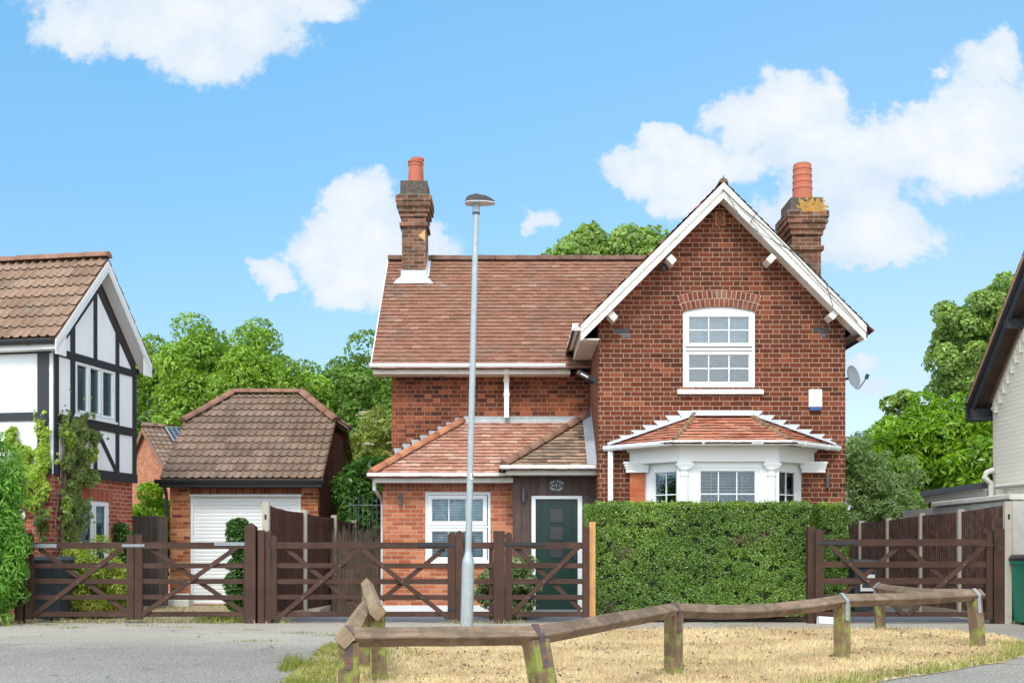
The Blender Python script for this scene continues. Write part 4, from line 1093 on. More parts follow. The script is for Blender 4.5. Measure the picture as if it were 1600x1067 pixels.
# porch cladding: vertical boards with the door opening
fp = FY(PD)
dx0, dx1 = xx(830.5, PD), xx(909.5, PD); dz1 = zz(774.5, PD)
p = MB(); xb = EX1; bw = .148; x_ = xb
p.wall(frame((0, PD+.012, 0), (1, 0, 0), (0, -1, 0)), [(EX1, 0), (GX0, 0), (GX0, 2.47), (EX1, 2.47)], [[(dx0, .03), (dx1, .03), (dx1, dz1), (dx0, dz1)]], .05)
while x_ < GX0-.01:
    x2 = min(x_+bw, GX0)
    segs = [(x_+.004, x2-.004, 0, 2.47)]
    if x_ < dx1 and x2 > dx0:
        segs = [(x_+.004, x2-.004, dz1, 2.47)]
        if x_ < dx0: segs.append((x_+.004, dx0-.001, 0, dz1-.001))
        if x2 > dx1: segs.append((dx1+.001, x2-.004, 0, dz1-.001))
    for (a, b, c, d) in segs:
        if b-a > .01: p.beam(((a+b)/2, PD+.004, c), ((a+b)/2, PD+.004, d), b-a, .014, side=(1, 0, 0))
    x_ = x2
p.build('porch_cladding', M_board, house)
m = MB(); m.box((EX1-.012, PD, 0), (EX1+.0, ED-.01, 2.45)); m.build('corner_board', M_board, house)
# door
door = MB(); lx0, lx1 = xx(837, PD), xx(902.5, PD); lz0, lz1 = .10, zz(779.5, PD)
door.fbox(fp, lx0, lx1, lz0, lz1, -.07, -.03); dr = door.build('front_door', M_door, house)
m = MB(); m.fbox(fp, dx0, lx0-.002, .03, dz1, -.06, .012); m.fbox(fp, lx1+.002, dx1, .03, dz1, -.06, .012); m.fbox(fp, lx0-.002, lx1+.002, lz1+.002, dz1, -.06, .012); m.build('door_frame', M_white, dr)
m = MB(); m.fbox(fp, lx0-.05, lx1+.05, .03, lz0-.003, -.06, .04); m.build('threshold', M_steel, dr)
for (ya, yb) in ((794, 815), (821.5, 842), (849, 870)):
    a, b = xx(860, PD), xx(879.5, PD); c, d = zz(yb, PD), zz(ya, PD)
    m = MB()
    for (p1, p2, p3, p4) in ((a-.022, a, c-.022, d+.022), (b, b+.022, c-.022, d+.022), (a, b, d, d+.022), (a, b, c-.022, c)): m.fbox(fp, p1, p2, p3, p4, -.032, -.014)
    m.build('pane_surround', M_door, dr)
    m = MB(); m.fbox(fp, a, b, c, d, -.03, -.026); m.build('pane', plain('frosted_grey_pane', (.035,.035,.038), .3, .2, 30) if 'frosted_grey_pane' not in MATS else MATS['frosted_grey_pane'], dr)
m = MB(); hx = xx(898.5, PD); m.fbox(fp, hx-.015, hx+.015, .98, 1.16, -.03, -.012); m.tube([(hx, PD-.02, 1.09), (hx, PD-.005-.05, 1.09), (hx-.10, PD-.06, 1.09)], .010, 8); m.build('door_handle', M_grey, dr)
m = MB()   # panel grooves of the door
for a in (lx0+.10, lx1-.10): m.fbox(fp, a-.003, a+.003, lz0+.03, lz1-.03, -.0305, -.029)
m.build('door_groove', M_dark, dr)
m = MB(); m.fbox(fp, dx0-.12, dx1+.10, .004, .065, .03, .42); m.fbox(fp, dx0-.12, dx1+.10, .065, .075, .40, .425); m.build('door_step', plain('grey_step', (.30,.31,.32), .7, .1, 8), house)

# extension roof
r = MB()
tiles(r, [(-2.46, 20.97, 2.47), (.2, 20.97, 2.47), (1.3, 22.5, 3.54), (-.93, 22.5, 3.54)], .117, .165, .017, .006)
tiles(r, [(-2.46, 22.5, 2.47), (-2.46, 20.97, 2.47), (-.93, 22.5, 3.54)], .117, .165, .017, .006)
er = r.build('extension_roof', M_tile2, house)
m = MB(); ridge(m, (-2.47, 20.96, 2.50), (-.93, 22.5, 3.57), .085, .36); m.build('hip_tiles', M_hip, er)
r = MB()
tiles(r, [(-.13, 20.6, 2.575), (1.465, 20.6, 2.575), (1.465, 22.2, 3.64)], .117, .165, .017, .006)
pr_ = r.build('porch_roof', M_tile3, house)
r = MB(); tiles(r, [(-.13, 21.12, 2.575), (-.13, 20.6, 2.575), (1.465, 22.2, 3.64), (1.465, 22.5, 3.64), (1.36, 22.5, 3.56)], .117, .165, .017, .006); r.build('porch_roof_side', M_tile2, pr_)
m = MB(); ridge(m, (-.14, 20.59, 2.61), (1.45, 22.2, 3.68), .085, .38); m.build('hip_tiles', M_hipd, pr_)
m = MB(); m.tube([(-.13, 20.6, 2.64), (-.17, 20.56, 2.70), (-.19, 20.54, 2.76), (-.16, 20.53, 2.78)], .008, 5); m.build('hip_iron', M_steel, pr_)
m = MB(); m.tube([(-2.46, 20.96, 2.54), (-2.50, 20.93, 2.60), (-2.51, 20.92, 2.64)], .008, 5); m.build('hip_iron', M_steel, er)
m = MB(); gutter(m, (-2.52, 20.92, 2.475), (-.02, 20.92, 2.475), .055); gutter(m, (-2.50, 22.45, 2.475), (-2.50, 20.9, 2.475), .05, False); m.build('gutter', M_white, house)
m = MB(); m.box((-2.42, 20.98, 2.33), (.02, 21.0, 2.44)); m.box((-2.42, 21.0, 2.33), (.02, 21.30, 2.345)); m.box((-2.42, 21.0, 2.345), (-2.40, 22.5, 2.44)); m.build('fascia', M_cream, house)
m = MB(); gutter(m, (-.19, 20.54, 2.585), (1.44, 20.54, 2.585), .055); gutter(m, (-.17, 21.0, 2.585), (-.17, 20.52, 2.585), .05, False); m.build('gutter', M_white, house)
m = MB(); m.box((-.10, 20.60, 2.44), (1.462, 20.62, 2.55)); m.box((-.10, 20.62, 2.44), (1.462, 21.0, 2.455)); m.box((-.10, 20.62, 2.455), (-.08, 21.0, 2.55)); m.build('fascia', M_cream, house)
# lead along the walls
m = MB(); m.prism([(-1.0, 22.49, 3.50), (1.40, 22.49, 3.50), (1.40, 22.49, 3.66), (-.9, 22.49, 3.66)], (0, -.006, 0))
m.prism([(-.98, 22.44, 3.47), (1.42, 22.44, 3.47), (1.42, 22.485, 3.60), (-.98, 22.485, 3.60)], (0, -.008, 0))
for k in range(8):
    x1_ = -.93-k*.165; z1_ = 3.66-k*.0816-.03
    if z1_ < 3.0: break
    m.prism([(x1_, 22.488, z1_-.16), (x1_, 22.488, z1_), (x1_-.15, 22.488, z1_), (x1_-.10, 22.488, z1_-.17)], (0, -.005-.0005*k, 0))
m.prism([(1.462, 20.62, 2.60), (1.462, 22.2, 3.66), (1.462, 22.2, 3.80), (1.462, 20.62, 2.74)], (-.005, 0, 0))
m.prism([(1.30, 20.58, 2.612), (1.462, 20.58, 2.612), (1.462, 22.15, 3.66), (1.30, 22.0, 3.56)], (0, 0, .006))
m.build('lead_flashing', M_lead, house)
m = MB(); m.tube([(-2.44, 21.15, 2.40), (-2.44, 21.15, 2.22), (-2.36, 21.62, 2.06), (-2.36, 21.75, 1.98), (-2.36, 21.75, 0)], .034, 10); m.build('downpipe', M_white, house)

# ---------------------------------------------------------------- bay window
bay = thing('bay_tmp', '', '', (0, 0, 0)); bpy.data.objects.remove(bay)
BA = [(2.26, 20.3), (2.86, 19.7), (4.28, 19.7), (4.92, 20.3)]
def bf(i):
    a = Vector((*BA[i], 0)); b = Vector((*BA[i+1], 0)); R = (b-a).normalized(); return frame(a, R, (R.y, -R.x, 0)), (b-a).length
m = MB()
for i in range(3):
    fr, L = bf(i); m.wall(fr, [(0, 0), (L, 0), (L, .72), (0, .72)], t=.1)
m.build('bay_base', M_gable, house)
bayb = MB()
lay = [(.17, .72), (None, None), (.24, .80)]
bw_ = []
for i in range(3):
    fr, L = bf(i)
    if i == 1: ga, gb_ = xx(1093.5, 19.73)-2.86, xx(1180, 19.73)-2.86
    else:
        ga, gb_ = (.145, .60) if i == 0 else (.155, .64)
        if i == 0: ga, gb_ = .20, .665
        else: ga, gb_ = .20, .72
    # surround
    bayb.fbox(fr, 0, ga-.05, .72, 2.62, -.10, .0); bayb.fbox(fr, gb_+.05, L, .72, 2.62, -.10, .0); bayb.fbox(fr, ga-.05, gb_+.05, 2.50, 2.62, -.10, .0)
    bayb.fbox(fr, -.01, L+.01, .72, .80, -.05, .06)
    bw_.append((fr, ga, gb_))
for (fr, ga, gb_) in bw_:
    z1 = 2.452; z0 = .92; w3 = (gb_-ga) > .8
    wn = window(house, fr, ga-.05, gb_+.05, .80, 2.50, [(ga, gb_, z0, z1)], fw=.03, sw=.03, rec=.012, cols=3 if w3 else 2, rows=4, blind=[(ga, gb_, z0 if w3 else 2.33, z1, .26 if w3 else .7)], blgap=.048 if w3 else .034)
# entablature: frieze band, crown mouldings, cornice
def band(mb, off_out, z0, z1, th=.05, off2=None):
    line = [(2.0, 20.3), (2.76, 19.62), (4.38, 19.62), (5.14, 20.3)]
    def offs(o):
        c = .4142
        return [(2.0-o*1.414, 20.3), (2.76-o*c, 19.62-o), (4.38+o*c, 19.62-o), (5.14+o*1.414, 20.3)]
    A = offs(off_out); B = offs(off_out-th)
    for i in range(3):
        P8 = [(*A[i], z0), (*A[i+1], z0), (*B[i+1], z0), (*B[i], z0), (*A[i], z1), (*A[i+1], z1), (*B[i+1], z1), (*B[i], z1)]
        mb.hexa([Vector(p) for p in P8])
band(bayb, 0, 2.60, 2.80, .12); band(bayb, .03, 2.80, 2.835, .15); band(bayb, .055, 2.835, 2.86, .18)
# soffit closing the band to the windows
for i in range(3):
    o = [(2.08, 20.3), (2.79, 19.66), (4.35, 19.66), (5.06, 20.3)]
    bayb.face([(*o[i], 2.605), (*BA[i], 2.605), (*BA[i+1], 2.605), (*o[i+1], 2.605)])
# cove brackets between openings: wedge each side of the columns
def wedge(mb, fr, x0, x1, z1, drop, d):
    O, R, N = fr
    q = lambda x, z: O+R*x+Vector((0, 0, z))+N*d
    n = 6; arc = [(x0+(x1-x0)*k/n, z1-drop*(1-math.sin(PI/2*k/n))) for k in range(n+1)]
    mb.prism([q(x0, z1)]+[q(a, b) for a, b in arc], -N*.10)
for i in range(3):
    fr, L = bf(i); wedge(bayb, fr, -.02, .16, 2.602, .09, .05); wedge(bayb, fr, L+.02, L-.16, 2.602, .09, .05)
bayb.build('bay_entablature', M_white, house)
for cx in (xx(1070, 19.64), xx(1206.5, 19.64)):
    m = MB(); cy = 19.69
    prof_ = [(.80, .11), (.84, .11), (.86, .08), (1.0, .076), (2.36, .070), (2.365, .08), (2.38, .08), (2.385, .072), (2.44, .074), (2.46, .09), (2.49, .10)]
    m.tube([(cx, cy, z) for z, r_ in prof_], [r_ for z, r_ in prof_], 20)
    for (h, z0, z1) in ((.11, 2.49, 2.515), (.13, 2.515, 2.54), (.15, 2.54, 2.57), (.125, 2.57, 2.604)): m.box((cx-h, cy-h*.6, z0), (cx+h, cy+.12, z1))
    m.box((cx-.125, cy-.004, .80), (cx+.125, cy+.10, 2.49))
    m.build('bay_column', M_white, house)
for (a, b) in ((1.93, 2.30), (4.90, 5.30)):
    m = MB()
    for (e_, z0, z1) in ((0, 2.455, 2.52), (.015, 2.52, 2.56), (.03, 2.56, 2.60), (.045, 2.60, 2.635)): m.box((a-e_, 20.3-.12-e_, z0), (b+e_*.5, 20.299, z1))
    m.build('corbel', M_stonew, house)
m = MB(); m.box((2.0, 20.26, 0), (2.255, 20.3, 2.455)); m.build('brick_pier', brick('bright_orange_brick', [(0, (.40,.10,.04)), (.5, (.50,.13,.055)), (1, (.56,.19,.09))], (.55,.26,.14), 'stretcher', course=.0816, joint=.008, rev=.1), house)
r = MB(); bz = 2.915
bt_ = 3.41
tiles(r, [(2.64, 19.4, bz), (4.50, 19.4, bz), (4.05, 20.3, bt_), (3.10, 20.3, bt_)], .117, .165, .017, .006)
tiles(r, [(1.70, 20.3, bz), (2.64, 19.4, bz), (3.10, 20.3, bt_)], .117, .165, .017, .006)
tiles(r, [(4.50, 19.4, bz), (5.42, 20.3, bz), (4.05, 20.3, bt_)], .117, .165, .017, .006)
br = r.build('bay_roof', M_tileb, house)
m = MB(); ridge(m, (2.645, 19.42, bz+.0), (3.10, 20.28, 3.41), .05, .14, lift=.035, rnd=.02); m.build('hip_tiles', M_hipm, br)
m = MB(); ridge(m, (4.495, 19.42, bz+.0), (4.05, 20.28, 3.41), .05, .14, lift=.035, rnd=.02); m.build('hip_tiles', M_hipm, br)
m = MB(); g0 = [(1.57, 20.27, 2.885), (2.62, 19.34, 2.905), (4.52, 19.34, 2.905), (5.55, 20.27, 2.885)]
for i in range(3): gutter(m, g0[i], g0[i+1], .055)
m.build('gutter', M_white, house)
m = MB()
lt = [(957.5, 687.5), (966.7, 680), (985.4, 672), (1003, 664), (1020.8, 656.8), (1039, 649), (1057.6, 641.5)]
rl = lambda x: 696.5-(x-953)*(696.5-643.5)/(1085-953)*1.0
FD = 20.3
def rz_left(x): return bz+(xx(x, FD)-1.70)/(3.10-1.70)*(3.41-bz)
for i in range(7):
    xa, ya = lt[i]; xb_ = lt[i+1][0]+5 if i < 6 else 1085
    X0, X1, Z = xx(xa, FD), xx(xb_, FD), zz(ya, FD)
    m.prism([(X0, FD-.002, Z), (X1, FD-.002, Z), (X1, FD-.002, rz_left(xb_)-.02), (xx(xa+10, FD), FD-.002, min(Z-.05, rz_left(xa+10)+.02))], (0, -.004-.0008*i, 0))
ctr = 1128.5
def rz_right(X): return bz+(5.42-X)/(5.42-4.05)*(3.41-bz)
rt = [(1301, 685), (1289.5, 678), (1270, 670.5), (1250.5, 663), (1230, 656), (1211, 648.5), (1192.5, 641.5)]
for i in range(7):
    xa, ya = rt[i]; xb_ = rt[i+1][0]-5 if i < 6 else 1172
    X0, X1, Z = xx(xa, FD), xx(xb_, FD), zz(ya, FD)
    m.prism([(X0, FD-.002, Z), (X1, FD-.002, Z), (X1, FD-.002, rz_right(X1)-.02), (xx(xa-10, FD), FD-.002, min(Z-.05, rz_right(xx(xa-10, FD))+.02))], (0, -.004-.0008*i, 0))
m.prism([(xx(1080, FD), FD-.003, zz(641, FD)), (xx(1177, FD), FD-.003, zz(641, FD)), (xx(1177, FD), FD-.003, 3.42), (xx(1080, FD), FD-.003, 3.42)], (0, -.012, 0))
# dressed lead lying on the tiles
for (a, b) in (((1.62, 20.28, bz+.045), (3.10, 20.28, 3.47)), ((5.50, 20.28, bz+.045), (4.05, 20.28, 3.47)), ((3.08, 20.28, 3.465), (4.07, 20.28, 3.465))):
    a = Vector(a); b = Vector(b); m.prism([a, b, b+Vector((0, -.11, -.05)), a+Vector((0, -.11, -.05))], (0, 0, .006))
m.build('stepped_flashing', M_leadw, house)
m = MB(); dpx = xx(953.5, 20.25); m.box((dpx-.042, 20.20, 0), (dpx+.042, 20.27, 2.84)); m.box((dpx-.052, 20.19, 1.86), (dpx+.052, 20.275, 1.93)); m.build('downpipe', M_white, house)

# ---------------------------------------------------------------- chimneys
def chimney(X0, X1, Y0, Y1, zb, zt, bandz, capz, pots, lichen=False, lead=True):
    m = MB()
    def bx(o, a, b): m.box((X0-o, Y0-o, a), (X1+o, Y1+o, b))
    c0, c1 = capz
    bx(0, zb, c0); bx(.045, bandz-.05, bandz+.03)
    cap = m.build('chimney', M_chim, house)
    m = MB(); h = c1-c0
    bx(.035, c0, c0+.10); bx(.07, c0+.10, c0+.20); bx(.105, c0+.20, c0+.30); bx(.12, c0+.30, c0+.42); 
    m.build('chimney_crown', M_chim, cap)
    m = MB()
    # sloping cement flaunching above the corbels
    a = [Vector((X0-.10, Y0-.10, c0+.42)), Vector((X1+.10, Y0-.10, c0+.42)), Vector((X1+.10, Y1+.10, c0+.42)), Vector((X0-.10, Y1+.10, c0+.42))]
    b = [Vector((X0-.03, Y0-.03, c0+.48)), Vector((X1+.03, Y0-.03, c0+.48)), Vector((X1+.03, Y1+.03, c0+.48)), Vector((X0-.03, Y1+.03, c0+.48))]
    c = [p+Vector((0, 0, c1-(c0+.48))) for p in b]
    for A, B in ((a, b), (b, c)):
        for i in range(4): j = (i+1) % 4; m.face([A[i], A[j], B[j], B[i]])
    m.face(c); m.build('cement_cap', M_conc2, cap)
    for (x, y, r0, r1, z1, rings) in pots:
        m = MB(); z0 = c1-.02; n = 12
        P_ = []; R_ = []
        if rings:
            for k in range(n*2+1):
                t = k/(n*2); P_.append((x, y, z0+(z1-z0)*t)); R_.append(r0+(r1-r0)*t+(.012 if k % 4 == 1 and t > .35 else 0))
        else:
            for t, rr in [(0, 1.05), (.05, 1.05), (.06, 1.0), (.78, .88), (.80, .96), (.84, .96), (.86, .9), (.92, .9), (.93, 1.02), (1.0, 1.02)]: P_.append((x, y, z0+(z1-z0)*t)); R_.append(r0*rr)
        m.tube(P_, R_, 20); m.build('chimney_pot', M_pot, cap)
        m = MB(); m.tube([(x, y, z1-.01), (x, y, z1+.012), (x, y, z1+.02)], [r1*.86, r1*.9, r1*.6], 16); m.build('pot_rim', M_conc2, cap)
    return cap
cL = chimney(-2.27, -1.775, 24.6, 25.3, 6.6, 8.7, zz(350, 24.6), (8.00, 8.74), [(-2.02, 24.82, .145, .14, zz(252, 24.8), False), (-1.985, 25.12, .135, .125, zz(248, 25.1), False)])
m = MB(); m.prism([(-1.93, 24.598, 7.62), (-1.79, 24.598, 7.50), (-1.79, 24.598, 7.74)], (0, -.004, 0)); m.build('buff_patch', plain('buff_brick_patch', (.55,.36,.16), .9, .1, 9), cL)
m = MB()
X0, X1, Y0 = -2.27, -1.775, 24.6
zf_ = lambda y: 4.56+(y-22.12)*(WR-4.56)/(25.2-22.12)+.035
m.prism([(X0-.02, Y0-.012, zf_(Y0)-.02), (X1+.02, Y0-.012, zf_(Y0)-.02), (X1+.02, Y0-.012, zf_(Y0)+.14), (X0-.02, Y0-.012, zf_(Y0)+.14)], (0, .01, 0))
m.prism([(X0-.16, Y0-.20, zf_(Y0-.20)), (X1+.16, Y0-.20, zf_(Y0-.20)), (X1+.03, Y0, zf_(Y0)), (X0-.03, Y0, zf_(Y0))], (0, 0, .012))
m.prism([(X1+.012, Y0-.02, zf_(Y0)), (X1+.012, 25.2, zf_(25.2)), (X1+.012, 25.2, zf_(25.2)+.16), (X1+.012, Y0-.02, zf_(Y0)+.17)], (-.01, 0, 0))
m.prism([(X1+.01, Y0-.02, zf_(Y0)+.01), (X1+.07, Y0-.02, zf_(Y0)+.01), (X1+.07, 25.15, zf_(25.15)+.01), (X1+.01, 25.15, zf_(25.15)+.01)], (0, 0, .008))
m.build('lead_apron', M_leadw, cL)
cR = chimney(5.14, 5.67, 21.9, 22.65, 4.9, 7.58, zz(387, 21.9), (6.92, 7.60), [(5.40, 22.2, .185, .165, zz(258, 22.2), True)])
m = MB()
for k in range(260):
    x = random.gauss(5.50, .14); 
    if not 5.2 < x < 5.78: continue
    z = random.choice([random.gauss(7.47, .06), random.gauss(7.36, .08)]); z = min(z, 7.59); s_ = random.uniform(.012, .042)
    yb = 21.868 if z > 7.405 else (21.782 if z > 7.32 else 21.80)
    n = 7; m.prism([(x+math.cos(2*PI*i/n)*s_*random.uniform(.6, 1.2), yb, z+math.sin(2*PI*i/n)*s_*random.uniform(.5, 1)) for i in range(n)], (0, -.003-.002*random.random(), 0))
tag(m.build('lichen', M_lich, cR), kind='stuff')

# ---------------------------------------------------------------- things fixed to the cottage
t = thing('satellite_dish', 'grey oval satellite dish on the right side wall of the cottage', 'satellite dish', (GX1, 20.9, zz(590, 20.9)))
c = pt(1330, 590, 20.75); ax = Vector((.62, -.75, .22)).normalized(); sd = ax.cross(Vector((0,0,1))).normalized(); up = sd.cross(ax)
m = MB(); rings = []
for k in range(7):
    rr = .205*k/6; dep = .055*(k/6)**2
    rings.append([c+sd*math.cos(a)*rr*.88+up*math.sin(a)*rr+ax*dep for a in [2*PI*j/28 for j in range(28)]])
for k in range(6):
    for j in range(28):
        q_ = [rings[k][j], rings[k][(j+1) % 28], rings[k+1][(j+1) % 28], rings[k+1][j]]
        m.face(q_, None, True); m.face([p-ax*.006 for p in q_[::-1]], None, True)
m.build('dish', M_dish, t)
m = MB(); m.tube([c-up*.2+ax*.04, c-up*.24+ax*.10, c-up*.10+ax*.30], .010, 8); m.beam(c-up*.12+ax*.28, c-up*.05+ax*.33, .04, .05); m.build('arm', M_grey, t)
m = MB(); m.tube([(GX1, 20.95, c.z-.02), (GX1+.10, 20.90, c.z-.02), c-ax*.01], .02, 8); m.beam((GX1+.005, 20.95, c.z-.12), (GX1+.005, 20.95, c.z+.10), .02, .08, side=(1,0,0)); m.build('bracket', M_blackp, t)
t = thing('alarm_box', 'white burglar alarm box with blue base on the gable wall', 'alarm box', (xx(1272.5, GD), GD, zz(641, GD)))
m = MB(); a, b, c_, d_ = xx(1263, GD), xx(1283, GD), zz(636, GD), zz(609, GD)
m.prism([(a+.01, GD-.075, c_), (b-.01, GD-.075, c_), (b-.01, GD-.075, d_-.01), (a+.01, GD-.075, d_-.01)], (0, .02, 0)); m.fbox(fw, a, b, c_, d_, 0, .062); m.build('cover', M_stonew, t)
m = MB(); m.fbox(fw, a+.004, b-.004, zz(641.5, GD), c_-.001, 0, .07); m.build('strobe_lens', M_blue, t)
t = thing('floodlight', 'black security floodlight on a bracket at the corner under the gable eaves', 'floodlight', (GX0, 20.6, 4.0))
m = MB(); a = pt(912, 586, 20.4); m.beam(a+Vector((-.10, -.05, .05)), a+Vector((.12, .02, -.06)), .16, .07, side=(0,1,0)); m.build('lamp_head', M_blackp, t)
m = MB(); m.beam(a+Vector((-.10, -.06, .035)), a+Vector((.06, -.03, -.045)), .13, .03, side=(0,1,0)); m.build('lens', M_lensg, t)
m = MB(); m.tube([a+Vector((.05, 0, -.04)), a+Vector((.10, .02, -.12)), (GX0+.0, 20.5, a.z-.10)], .018, 8); m.beam((GX0-.10, 20.5, a.z-.09), (GX0, 20.5, a.z-.09), .09, .09); m.build('bracket', M_blackp, t)
dome_lamp('small round lamp high on the wing wall under the gutter', (xx(690, WD), WD, zz(588, WD)))
t = dome_lamp('small black camera tucked beside the left purlin end of the gable', (xx(1036, GD), GD, zz(418, GD)), 'security_camera'); t['category'] = 'camera'
rod_lamp('slim grey wall lamp on orange brick left of the front window', xx(626, ED), zz(780, ED), ED)
rod_lamp('slim grey wall lamp on brown cladding beside the green door', xx(818, PD), zz(774, PD), PD)
rod_lamp('slim grey wall lamp right of the bay window', xx(1291.5, GD), zz(752, GD), GD, h=.21)
rod_lamp('slim grey lamp on the right side wall at the corner, seen edge on', GX1, zz(752, 20.75), 20.75, out=(1, 0, 0), h=.21)

def text_mesh(mb, s, size, place, extr=.003):
    """letters as real raised meshes; place(point) maps the flat letter into the scene"""
    cu = bpy.data.curves.new('letters', 'FONT'); cu.body = s; cu.size = size; cu.align_x = 'CENTER'; cu.align_y = 'CENTER'; cu.offset = size*.018
    ob = bpy.data.objects.new('letters', cu); COL.objects.link(ob)
    me = bpy.data.meshes.new_from_object(ob.evaluated_get(bpy.context.evaluated_depsgraph_get()))
    for p in me.polygons: mb.face([place(me.vertices[i].co) for i in p.vertices])
    bpy.data.objects.remove(ob); bpy.data.curves.remove(cu); bpy.data.meshes.remove(me)
t = thing('house_sign', 'black oval house name plaque with white lettering above the green door', 'sign', (xx(869.5, PD), PD, zz(758.5, PD)))
c = Vector((xx(869.5, PD), PD-.012, zz(758.5, PD))); ea, eb = .152, .118
m = MB(); m.prism([c+Vector((math.cos(a)*ea, 0, math.sin(a)*eb)) for a in [2*PI*k/40 for k in range(40)]], (0, .012, 0))
m2 = MB()
for k in range(40):
    a, b = 2*PI*k/40, 2*PI*(k+1)/40
    m2.face([c+Vector((math.cos(a)*ea*.97, -.002, math.sin(a)*eb*.97)), c+Vector((math.cos(b)*ea*.97, -.002, math.sin(b)*eb*.97)), c+Vector((math.cos(b)*ea*.945, -.002, math.sin(b)*eb*.945)), c+Vector((math.cos(a)*ea*.945, -.002, math.sin(a)*eb*.945))])
m.build('plate', M_blackp, t)
m = MB()
def arc_text(s, a0, a1, rx, ry, size, flip=False):
    n = len(s)
    for i, ch in enumerate(s):
        if ch == ' ': continue
        a = math.radians(a0+(a1-a0)*i/(n-1)); q_ = c+Vector((math.cos(a)*rx, -.003, math.sin(a)*ry))
        rot = math.atan2(math.sin(a)/ry, math.cos(a)/rx)-PI/2 if not flip else math.atan2(math.sin(a)/ry, math.cos(a)/rx)+PI/2
        rot *= .9
        text_mesh(m, ch, size, lambda v, q_=q_, rot=rot: q_+Vector((v.x*math.cos(rot)-v.y*math.sin(rot), 0, v.x*math.sin(rot)+v.y*math.cos(rot))))
arc_text('LEA FARM', 150, 30, .114, .080, .044); arc_text('COTTAGE', 214, 326, .112, .080, .044, True)
text_mesh(m, '1', .085, lambda v: c+Vector((v.x, -.003, v.y)))
text_mesh(m, 'N', .036, lambda v: c+Vector((v.x-.066, -.003, v.y))); text_mesh(m, 'o', .03, lambda v: c+Vector((v.x-.042, -.003, v.y+.006)))
for k in range(3): text_mesh(m, '~', .04, lambda v: c+Vector((v.x+.055, -.003, v.y-.014+.014*k)))
tag(m.build('lettering', M_stonew, t), kind='stuff')

# ================================================================ STREET LAMP
LD = 16.6; lx = xx(729, LD)
t = thing('street_lamp', 'tall leaning galvanised street lamp with flat brown lantern in front of the cottage', 'street lamp', (lx, LD, 0))
m = MB(); topx = xx(744, LD); zt = zz(330, LD)
at = lambda z: Vector((lx+(topx-lx)*z/zt, LD, z))
m.tube([at(0), at(.95), at(1.0), at(1.10), at(1.13)], [.089, .087, .082, .052, .045], 24); m.build('column_base', M_galv, t)
m = MB(); m.tube([at(1.125), at(3.0), at(zt-.04)], [.0455, .044, .040], 20); m.build('column', M_galv, t)
m = MB(); m.tube([at(zt-.045), at(zt-.02)], .052, 18); m.build('collar', M_blackp, t)
m = MB(); m.tube([at(zt-.02), at(zt+.10), at(zt+.17), at(zt+.235)], [.050, .052, .035, .012], 18); m.build('spigot', M_galv, t)
bx = topx; z0 = zz(317.5, LD)
m = MB()
# canopy: hull profile along x, tapered in depth
prof_ = [(-.155, .02, .03), (-.14, .075, .08), (-.105, .125, .11), (-.05, .14, .12), (.0, .16, .12), (.06, .14, .12), (.13, .125, .11), (.20, .085, .08), (.255, .035, .05), (.26, .0, .04)]
rings = []
for x, h, dp in prof_:
    rings.append([Vector((bx+.0+x, LD+math.cos(a)*dp-.02, z0+max(0, math.sin(a))*h*.78)) for a in [PI*k/8 for k in range(9)]])
for a, b in zip(rings[:-1], rings[1:]):
    for k in range(8): m.face([a[k], a[k+1], b[k+1], b[k]], None, True)
m.face(rings[0][::-1]); m.face(rings[-1]); m.build('canopy', M_lant, t)
m = MB(); pts = [r_[0]+Vector((0, .012, -.004)) for r_ in rings]+[r_[8]+Vector((0, -.012, -.004)) for r_ in rings[::-1]]
m.prism(pts, (0, 0, -.012)); m.build('lens', M_lensg, t)
m = MB(); pn = zz(744, LD); cx0 = at(pn)
m2_ = MB()
for k in range(5):
    a = math.radians(-85+k*18); b = math.radians(-85+(k+1)*18)
    m.face([(cx0.x+math.cos(a)*.0462, LD+math.sin(a)*.0462, pn-.04), (cx0.x+math.cos(b)*.0462, LD+math.sin(b)*.0462, pn-.04), (cx0.x+math.cos(b)*.0462+.0012, LD+math.sin(b)*.0462, pn+.045), (cx0.x+math.cos(a)*.0462+.0012, LD+math.sin(a)*.0462, pn+.045)], None, True)
nb = m.build('number_plate', M_stonew, t)
m = MB()
def cyl(v):
    a = math.radians(-48)+v.x/.0465; return Vector((cx0.x+math.cos(a)*.0478+.0006, LD+math.sin(a)*.0478, pn+.003+v.y))
text_mesh(m, '3', .085, cyl); tag(m.build('lettering', M_blackp, nb), kind=None)
m = MB(); m.box((at(.55).x-.03, LD-.092, .20), (at(.55).x+.03, LD-.085, .55)); dd = m.build('access_door', M_galv, t)

# ================================================================ GATES AND POSTS
GDp = 18.7
sil = M_steel
field_gate('five-bar gate at far left with zinc hinge strap, in front of the dark bin', GDp, (41, 52), (199, 210), (832, 835),
    [(52, 961, 193, 856, True), (60, 857, 199, 957, False)], hinge=[(41, 90, 852.5, 6, sil)], name='field_gate')
field_gate('five-bar gate in front of the white garage door', GDp, (211.5, 223), (381, 384), (834, 850),
    [(222, 961, 372, 854, True), (235, 857, 381, 957, False)], hinge=[(336, 383, 849.5, 5.5, sil), (192, 227, 852, 4.5, sil)], name='field_gate')
field_gate('wide five-bar gate with two crossed bays left of the street lamp', GDp, (424.5, 433), (699.5, 712), (836, 832),
    [(433, 967, 562, 857, True), (447, 857, 560, 950, False), (566, 858, 700, 965, True), (596, 937, 694, 857, False)], hinge=[(653, 716, 851, 5.5, M_blackp), (700, 714, 951, 6, M_blackp)], name='field_gate')
